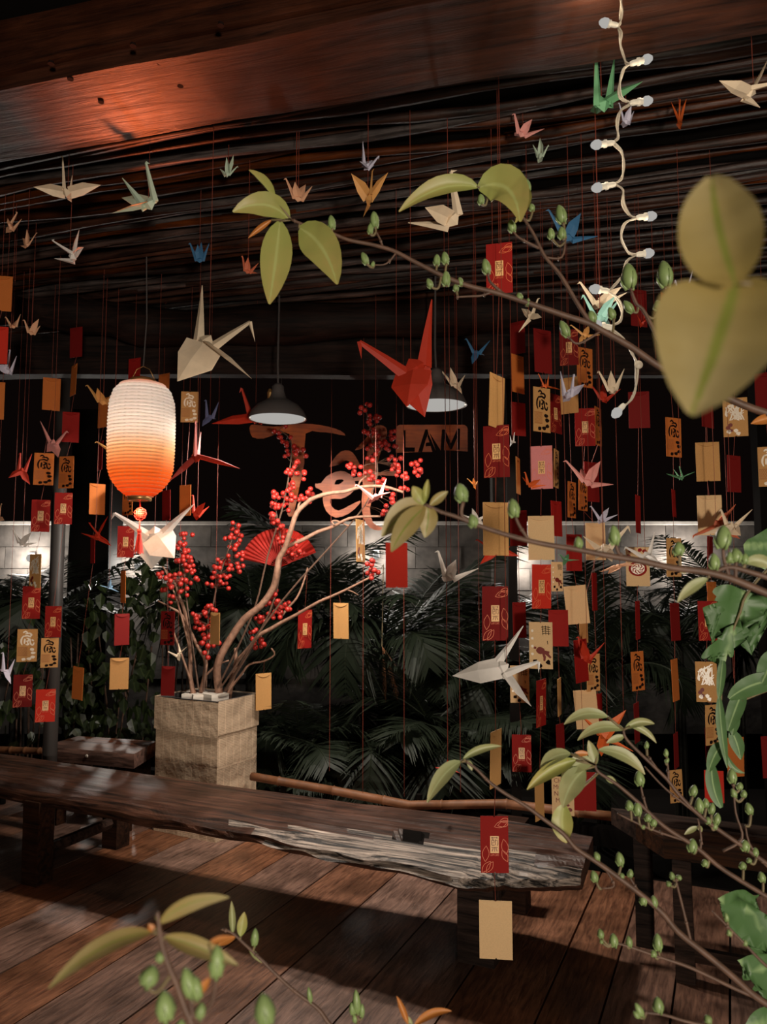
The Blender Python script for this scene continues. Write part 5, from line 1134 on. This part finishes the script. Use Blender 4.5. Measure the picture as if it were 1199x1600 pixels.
branch('twig with an opening bud at the bottom right', 0.7, [([(1160, 1612), (1082, 1598), (1040, 1586), (1009, 1582)], 3, 1.8), ([(1240, 1540), (1199, 1510), (1167, 1478), (1137, 1447), (1114, 1424)], 2.6, 1.4)],
 [((1031, 1583), (1027, 1557), 16), ((1005, 1588), (993, 1567), 11), ((1000, 1590), (990, 1580), 9), ((1110, 1598), (1103, 1586), 12), ((1137, 1440), (1134, 1426), 7), ((1141, 1462), (1138, 1452), 7), ((1166, 1478), (1164, 1468), 7)], [((1008, 1584), (1000, 1592), 9, 'pale_leaf', dict())])
branch('blurred close sprig with fat green buds at the bottom left', 0.36,
 [([(312, 1660), (300, 1600), (290, 1577), (275, 1535), (263, 1507), (252, 1470), (247, 1430), (246, 1426)], 5.5, 3), ([(304, 1612), (320, 1587), (333, 1560), (338, 1528)], 3, 2.6), ([(300, 1610), (300, 1580), (298, 1558)], 3, 2.6), ([(262, 1500), (250, 1492), (246, 1490)], 3, 2.5), ([(430, 1660), (420, 1620), (417, 1602)], 3.4, 3), ([(285, 1640), (268, 1612), (260, 1595)], 3.4, 3)],
 [((338, 1528), (340, 1476), 24), ((300, 1558), (289, 1511), 23), ((310, 1562), (305, 1525), 18), ((229, 1541), (240, 1508), 28), ((251, 1503), (249, 1486), 15), ((260, 1596), (256, 1547), 29), ((417, 1603), (410, 1551), 31), ((312, 1592), (316, 1566), 16), ((280, 1625), (284, 1592), 18)],
 [((236, 1457), (76, 1545), 28, 'olive_leaf', dict(ctrl=(160, 1462), tilt=.35, dY=-.03)), ((250, 1443), (358, 1402), 24, 'olive_leaf', dict(ctrl=(290, 1400), tilt=.4)), ((258, 1464), (372, 1508), 26, 'olive_leaf', dict(ctrl=(310, 1476), curl=.35)), ((326, 1474), (364, 1464), 10, 'brown_leaf', dict()), ((246, 1440), (247, 1424), 6, 'young_leaf', dict()), ((240, 1455), (232, 1444), 10, 'brown_leaf', dict()), ((312, 1552), (328, 1528), 12, 'brown_leaf', dict())], group='budding twigs in front')
branch('thin twig with tiny young leaves at the bottom centre left', 0.75,
 [([(560, 1640), (517, 1602), (497, 1576), (460, 1548), (430, 1521), (407, 1498), (380, 1473), (362, 1457), (345, 1452)], 3.6, 1.6)],
 [((486, 1568), (482, 1542), 8), ((398, 1478), (399, 1450), 12)], [((364, 1458), (362, 1408), 10, 'pale_leaf', dict(curl=.5)), ((376, 1463), (382, 1425), 15, 'young_leaf', dict()), ((368, 1464), (340, 1478), 10, 'brown_leaf', dict()), ((390, 1484), (410, 1505), 8, 'pale_leaf', dict())])
branch('short bud sprig at the bottom centre', 0.75, [([(562, 1650), (560, 1610), (559, 1586)], 3, 2.2)], [((559, 1584), (556, 1546), 12), ((552, 1586), (549, 1566), 9), ((566, 1590), (566, 1568), 8), ((556, 1598), (553, 1584), 8)], ())
branch('brown young leaf tip at the bottom centre', 0.7, [([(650, 1650), (645, 1612), (640, 1600)], 2.6, 2)], (), [((648, 1602), (706, 1580), 12, 'brown_leaf', dict(ctrl=(675, 1576), curl=.3)), ((638, 1600), (620, 1556), 9, 'brown_leaf', dict(curl=.4)), ((644, 1604), (638, 1588), 6, 'pale_leaf', dict())])
# ------------------------------------------------------------------ philodendron at the right
def lobes(label, Y, spine, ls, mname='big_leaf', cat='plant', group=None, r0=3):
    t = empty('philodendron', P(*spine[0], Y)); tag(t, label, cat, group)
    mb = MB(); px_tube(mb, spine, Y, r0, r0 * .5, n=6); mb.build('stalk', M['twig'], t, smooth=True)
    for l in ls:
        kw = dict(l[3]) if len(l) > 3 else {}
        kw.setdefault('curl', .06)
        leaf(t, l[0], l[1], l[2] * .85, Y + random.uniform(-.015, .015), M[mname], name='leaf_lobe', **kw)
    return t
wide = lambda u: max(0.0, math.sin(math.pi * (u * .94 + .04) ** .8)) ** .5
def blade(parent, outline, midrib, Y, name='leaf_blade', fold=.10, wave=.007, seed=0.0, yaw=0.0):
    """One broad leaf: outline in pixels, folded up from its midrib and wavy."""
    ol = [(p.x, p.y) for p in smooth_path([Vector((x, y, 0)) for x, y in outline] + [Vector((*outline[0], 0))], 3)[:-1]]
    mid = smooth_path([P(x, y, Y) for x, y in midrib], 4)
    bm = bmesh.new(); vs = [bm.verts.new(P(x, y, Y)) for x, y in ol]
    fc = bm.faces.new(vs); bmesh.ops.triangulate(bm, faces=[fc], ngon_method='EAR_CLIP')
    for _ in range(2):
        bmesh.ops.subdivide_edges(bm, edges=[e for e in bm.edges if e.calc_length() > sz(9, Y)], cuts=1, use_grid_fill=True)
        bmesh.ops.triangulate(bm, faces=[f for f in bm.faces if len(f.verts) > 3])
    bmesh.ops.beautify_fill(bm, faces=bm.faces[:], edges=[e for e in bm.edges if not e.is_boundary])
    W = sz(60, Y); c0 = mid[0]; dd = []
    for v in bm.verts:
        d = min((v.co - q).length for q in mid); dd.append(min(d / W, 1) * .5)
        v.co.y += -fold * d + wave * mnoise.noise(v.co * (14 / Y) + Vector((seed, 0, 0))) + wave * .6 * math.sin(d / sz(7, Y)) * min(1, d / sz(20, Y)) + yaw * (v.co.x - c0.x)
    mb = MB(); bm.verts.index_update(); mb.add([v.co.copy() for v in bm.verts], [tuple(v.index for v in f.verts) for f in bm.faces]); bm.free()
    o = mb.build(name, M['big_leaf'], parent, smooth=True)
    ul = o.data.uv_layers.new(name='UVMap')
    for lp in o.data.loops: ul.data[lp.index].uv = (.5 + dd[lp.vertex_index], .3)
    return o
def plant_of(label, Y, spine, blades, r0=3):
    t = empty('philodendron', P(*spine[0], Y)); tag(t, label, 'plant')
    mb = MB(); px_tube(mb, spine, Y, r0, r0 * .5, n=6); mb.build('stalk', M['twig'], t, smooth=True)
    for ol, mr_, dy, yaw in blades: blade(t, ol, mr_, Y + dy, seed=ol[0][0] * .1, yaw=yaw)
    return t
z4 = lambda pts: [(1060 + x / 3.553, 800 + y / 3.553) for x, y in pts]
zb4 = lambda pts: [(760 + x / 2.731, 1300 + y / 2.731) for x, y in pts]
plant_of('glossy lobed philodendron leaf hanging at the right edge', 1.05, [(1260, 850), (1200, 890), (1166, 930), (1157, 956), (1144, 990), (1133, 1033)],
 [(z4([(375, 438), (300, 410), (240, 402), (195, 420), (180, 445), (200, 468), (188, 490), (205, 500), (120, 530), (160, 538), (215, 522), (250, 545), (205, 570), (180, 640), (165, 715), (185, 712), (222, 632), (228, 690), (150, 740), (108, 798), (130, 808), (200, 772), (188, 800), (215, 845), (245, 845), (262, 815), (270, 765), (280, 800), (300, 805), (308, 770), (302, 690), (312, 652), (340, 700), (388, 785), (396, 778), (380, 700), (345, 590), (342, 552), (380, 555), (430, 545), (500, 575), (560, 590), (560, 500), (500, 480), (430, 455)]), z4([(380, 440), (345, 555), (300, 670), (262, 820)]), 0, .1)])
plant_of('broad green leaf behind the second branch at the right edge', 1.25, [(1290, 870), (1240, 862), (1200, 858)],
 [(z4([(338, 185), (365, 155), (400, 140), (494, 80), (590, 40), (620, 200), (590, 300), (520, 275), (455, 258), (400, 280), (360, 262), (345, 225)]), z4([(620, 190), (480, 190), (345, 190)]), 0, .2), (z4([(380, 262), (440, 258), (500, 285), (580, 330), (560, 360), (480, 318), (420, 290)]), z4([(580, 340), (460, 290), (380, 264)]), -.03, 0)])
plant_of('big glossy scalloped leaf at the bottom right corner', 0.95, [(1300, 1560), (1240, 1500), (1205, 1480)],
 [(zb4([(962, 258), (1000, 244), (1080, 233), (1110, 248), (1132, 262), (1150, 254), (1144, 290), (1152, 322), (1199, 352), (1250, 380), (1330, 470), (1330, 560), (1230, 520), (1199, 500), (1130, 492), (1090, 470), (1060, 440), (1000, 370), (983, 332), (992, 300)]), zb4([(1330, 540), (1180, 420), (1080, 300), (970, 262)]), 0, .15),
  (zb4([(1048, 522), (1120, 505), (1199, 505), (1300, 530), (1330, 600), (1330, 700), (1199, 716), (1150, 690), (1180, 652), (1100, 642), (1140, 612), (1070, 602), (1082, 560)]), zb4([(1330, 640), (1200, 590), (1060, 530)]), .03, .15),
  (zb4([(1078, 812), (1130, 742), (1199, 722), (1330, 720), (1330, 860), (1150, 860)]), zb4([(1330, 760), (1200, 780), (1090, 815)]), .05, .15)])
lobes('long twisted strap leaf dangling below the philodendron', 1.05, [(1128, 1035), (1127, 1080), (1126, 1110)],
 [((1130, 1032), (1124, 1092), 15, dict(prof=wide)), ((1124, 1085), (1137, 1200), 17, dict(ctrl=(1126, 1140))), ((1130, 1165), (1108, 1205), 24, dict(ctrl=(1118, 1170), prof=wide)), ((1112, 1195), (1128, 1262), 24, dict(ctrl=(1112, 1235), prof=wide)), ((1137, 1180), (1164, 1208), 10, dict(ctrl=(1142, 1204)))])
lobes('greyish torn leaf at the right edge above the table', 1.2, [(1270, 1060), (1210, 1075), (1160, 1095)], [((1215, 1062), (1140, 1092), 36, dict(ctrl=(1170, 1066), prof=wide)), ((1160, 1082), (1138, 1142), 28, dict(prof=wide)), ((1150, 1110), (1145, 1150), 20, dict()), ((1142, 1140), (1158, 1187), 24, dict(ctrl=(1154, 1160))), ((1215, 1020), (1190, 1070), 40, dict(prof=wide))])
# ------------------------------------------------------------------ palms, creeper, dead frond in the dark garden
def leaflet_quads(mb, uvs, a, d, side, L_, w_, droop):
    p1 = a + d * L_ * .5 + Vector((0, 0, -droop * .25 * L_)); p2 = a + d * L_ + Vector((0, 0, -droop * L_))
    o = mb.add([a - side * w_ * .3, a + side * w_ * .3, p1 + side * w_ * .5, p1 - side * w_ * .5, p2], [(0, 1, 2, 3), (3, 2, 4)])
    uvs += [(0, 0), (1, 0), (1, .5), (0, .5), (0, .5), (1, .5), (.5, 1)]
def frond_mesh(seed, n=30, L_=1.0, droop=.5, mname='palm'):
    random.seed(seed); mb = MB(); uvs = []
    pts = [Vector((0, .0, 0)) + Vector((L_ * t * math.cos(droop * t * 1.1), 0, L_ * t * (.95 * math.sin(.9) - droop * t * .9))) for t in [i / 12 for i in range(13)]]
    for i in range(n):
        t = .15 + .85 * i / n; f = t * 12; k = min(int(f), 11); a = pts[k].lerp(pts[k + 1], f - k); tg = (pts[k + 1] - pts[k]).normalized()
        for s_ in (-1, 1):
            l = L_ * .34 * math.sin(math.pi * (t * .85 + .12)) ** .7 * random.uniform(.85, 1.1)
            d = (tg * .75 + Vector((0, s_ * .75, 0)) + Vector((0, 0, random.uniform(-.05, .15)))).normalized()
            leaflet_quads(mb, uvs, a, d, tg.cross(d).cross(d).normalized(), l, .019 * L_, random.uniform(.15, .4))
    nf_ = len(mb.f); mb.tube(pts, [.008 * L_ * (1.1 - i / 13) for i in range(13)], 5)
    me = bpy.data.meshes.new('frond'); me.from_pydata(mb.v, [], mb.f); me.materials.append(M[mname])
    ul = me.uv_layers.new(name='UVMap')
    for i in range(len(me.loops)): ul.data[i].uv = uvs[i] if i < len(uvs) else (.5, 0)
    return me
FR = [frond_mesh(k, n=42, droop=d) for k, d in ((1, .35), (2, .6), (3, .85), (4, 1.1))]
random.seed(21)
def palm(px, py, Y, n, L_, label, a0=0, a1=360, zmul=1.0):
    b = P(px, py, Y); z = max(-.45, b.z); t = empty('areca_palm', (b.x, b.y, -.5)); tag(t, label, 'palm', 'palms in the dark garden')
    mb = MB()
    for k in range(3): mb.tube([(b.x + k * .05 - .05, b.y + .03 * k, -.5), (b.x + k * .02 - .02, b.y, z)], .02, 6)
    mb.build('cane_stem', M['palm_stem'], t)
    n = int(n * 1.6); L_ *= 1.12
    for i in range(n):
        o = bpy.data.objects.new('frond', FR[i % 4]); COL.objects.link(o); o.parent = t
        o.location = Vector((b.x, b.y, z + random.uniform(-.05, .08))) - t.location
        s_ = L_ * random.uniform(.75, 1.15); o.scale = (s_, s_, s_ * zmul)
        o.rotation_euler = (random.uniform(-.25, .25), random.uniform(-.35, .25), R(a0 + (a1 - a0) * (i + random.uniform(-.3, .3)) / n))
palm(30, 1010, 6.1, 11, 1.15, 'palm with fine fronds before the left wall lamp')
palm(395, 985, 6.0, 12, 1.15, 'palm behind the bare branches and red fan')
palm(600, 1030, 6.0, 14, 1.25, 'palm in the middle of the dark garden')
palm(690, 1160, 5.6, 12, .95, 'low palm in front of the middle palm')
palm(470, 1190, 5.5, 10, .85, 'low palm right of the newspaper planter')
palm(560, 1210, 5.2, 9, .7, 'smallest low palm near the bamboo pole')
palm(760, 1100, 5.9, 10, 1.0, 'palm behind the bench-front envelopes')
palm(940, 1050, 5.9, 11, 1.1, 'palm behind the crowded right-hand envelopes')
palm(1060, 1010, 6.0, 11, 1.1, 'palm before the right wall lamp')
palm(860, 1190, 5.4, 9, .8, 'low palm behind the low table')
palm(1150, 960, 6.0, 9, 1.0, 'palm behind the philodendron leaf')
dry_me = frond_mesh(9, n=26, L_=.6, droop=.3, mname='dry')
b = P(597, 1010, 5.3); t = empty('dry_frond', b); tag(t, 'dead brown palm frond hanging point up in the middle', 'frond')
for k in range(5):
    o = bpy.data.objects.new('dry_leaf', dry_me); COL.objects.link(o); o.parent = t; o.location = (0, 0, 0); o.scale = (.62, .3, .3); o.rotation_euler = (1.2 * k, R(78) + random.uniform(-.12, .12), R(72 * k))
mb = MB(); mb.tube([b + Vector((0, 0, -.01)), (b.x + .01, b.y + .05, 1.6), P(585, 905, 5.35)], .004, 5); mb.build('stalk', M['twig'], t)
# creeper
vs = [(0, 0, 0), (.35, .25, .04), (.3, .6, .02), (0, 1, -.08), (-.3, .6, .02), (-.35, .25, .04), (0, .5, -.03)]
ivy_me = bpy.data.meshes.new('leaf'); ivy_me.from_pydata(vs, [], [(0, 1, 6), (1, 2, 6), (2, 3, 6), (3, 4, 6), (4, 5, 6), (5, 0, 6)]); ivy_me.materials.append(M['ivy'])
ul = ivy_me.uv_layers.new(name='UVMap')
for lp in ivy_me.loops: v = vs[lp.vertex_index]; ul.data[lp.index].uv = (.5 + v[0], v[1])
def creeper(label, regs, n, Y):
    c = P(regs[0][0], 1200, Y); t = empty('climbing_plant', (c.x, c.y, -.5)); tag(t, label, 'plant', 'dark creepers'); mb = MB()
    for k in range(9):
        x = random.uniform(regs[0][0], regs[0][2]); p = P(x, random.uniform(900, 1050), Y + .25)
        mb.tube(smooth_path([(p.x, p.y, -.5), (p.x + random.uniform(-.1, .1), p.y, .3), (p.x + random.uniform(-.1, .1), p.y, p.z)], 4), .006, 4)
    mb.build('stems', M['darktwig'], t)
    for i in range(n):
        x0, y0_, x1, y1 = regs[i % len(regs)]
        p = P(random.uniform(x0, x1), random.uniform(y0_, y1), Y + random.uniform(-.2, .3)); s_ = random.uniform(.07, .13)
        o = bpy.data.objects.new('leaf', ivy_me); COL.objects.link(o); o.parent = t; o.location = p - t.location
        o.scale = (s_, s_, s_); o.rotation_euler = (R(-90) + random.uniform(-.8, .8), random.uniform(-.5, .5), random.uniform(-1.2, 1.2) + math.pi * 0)
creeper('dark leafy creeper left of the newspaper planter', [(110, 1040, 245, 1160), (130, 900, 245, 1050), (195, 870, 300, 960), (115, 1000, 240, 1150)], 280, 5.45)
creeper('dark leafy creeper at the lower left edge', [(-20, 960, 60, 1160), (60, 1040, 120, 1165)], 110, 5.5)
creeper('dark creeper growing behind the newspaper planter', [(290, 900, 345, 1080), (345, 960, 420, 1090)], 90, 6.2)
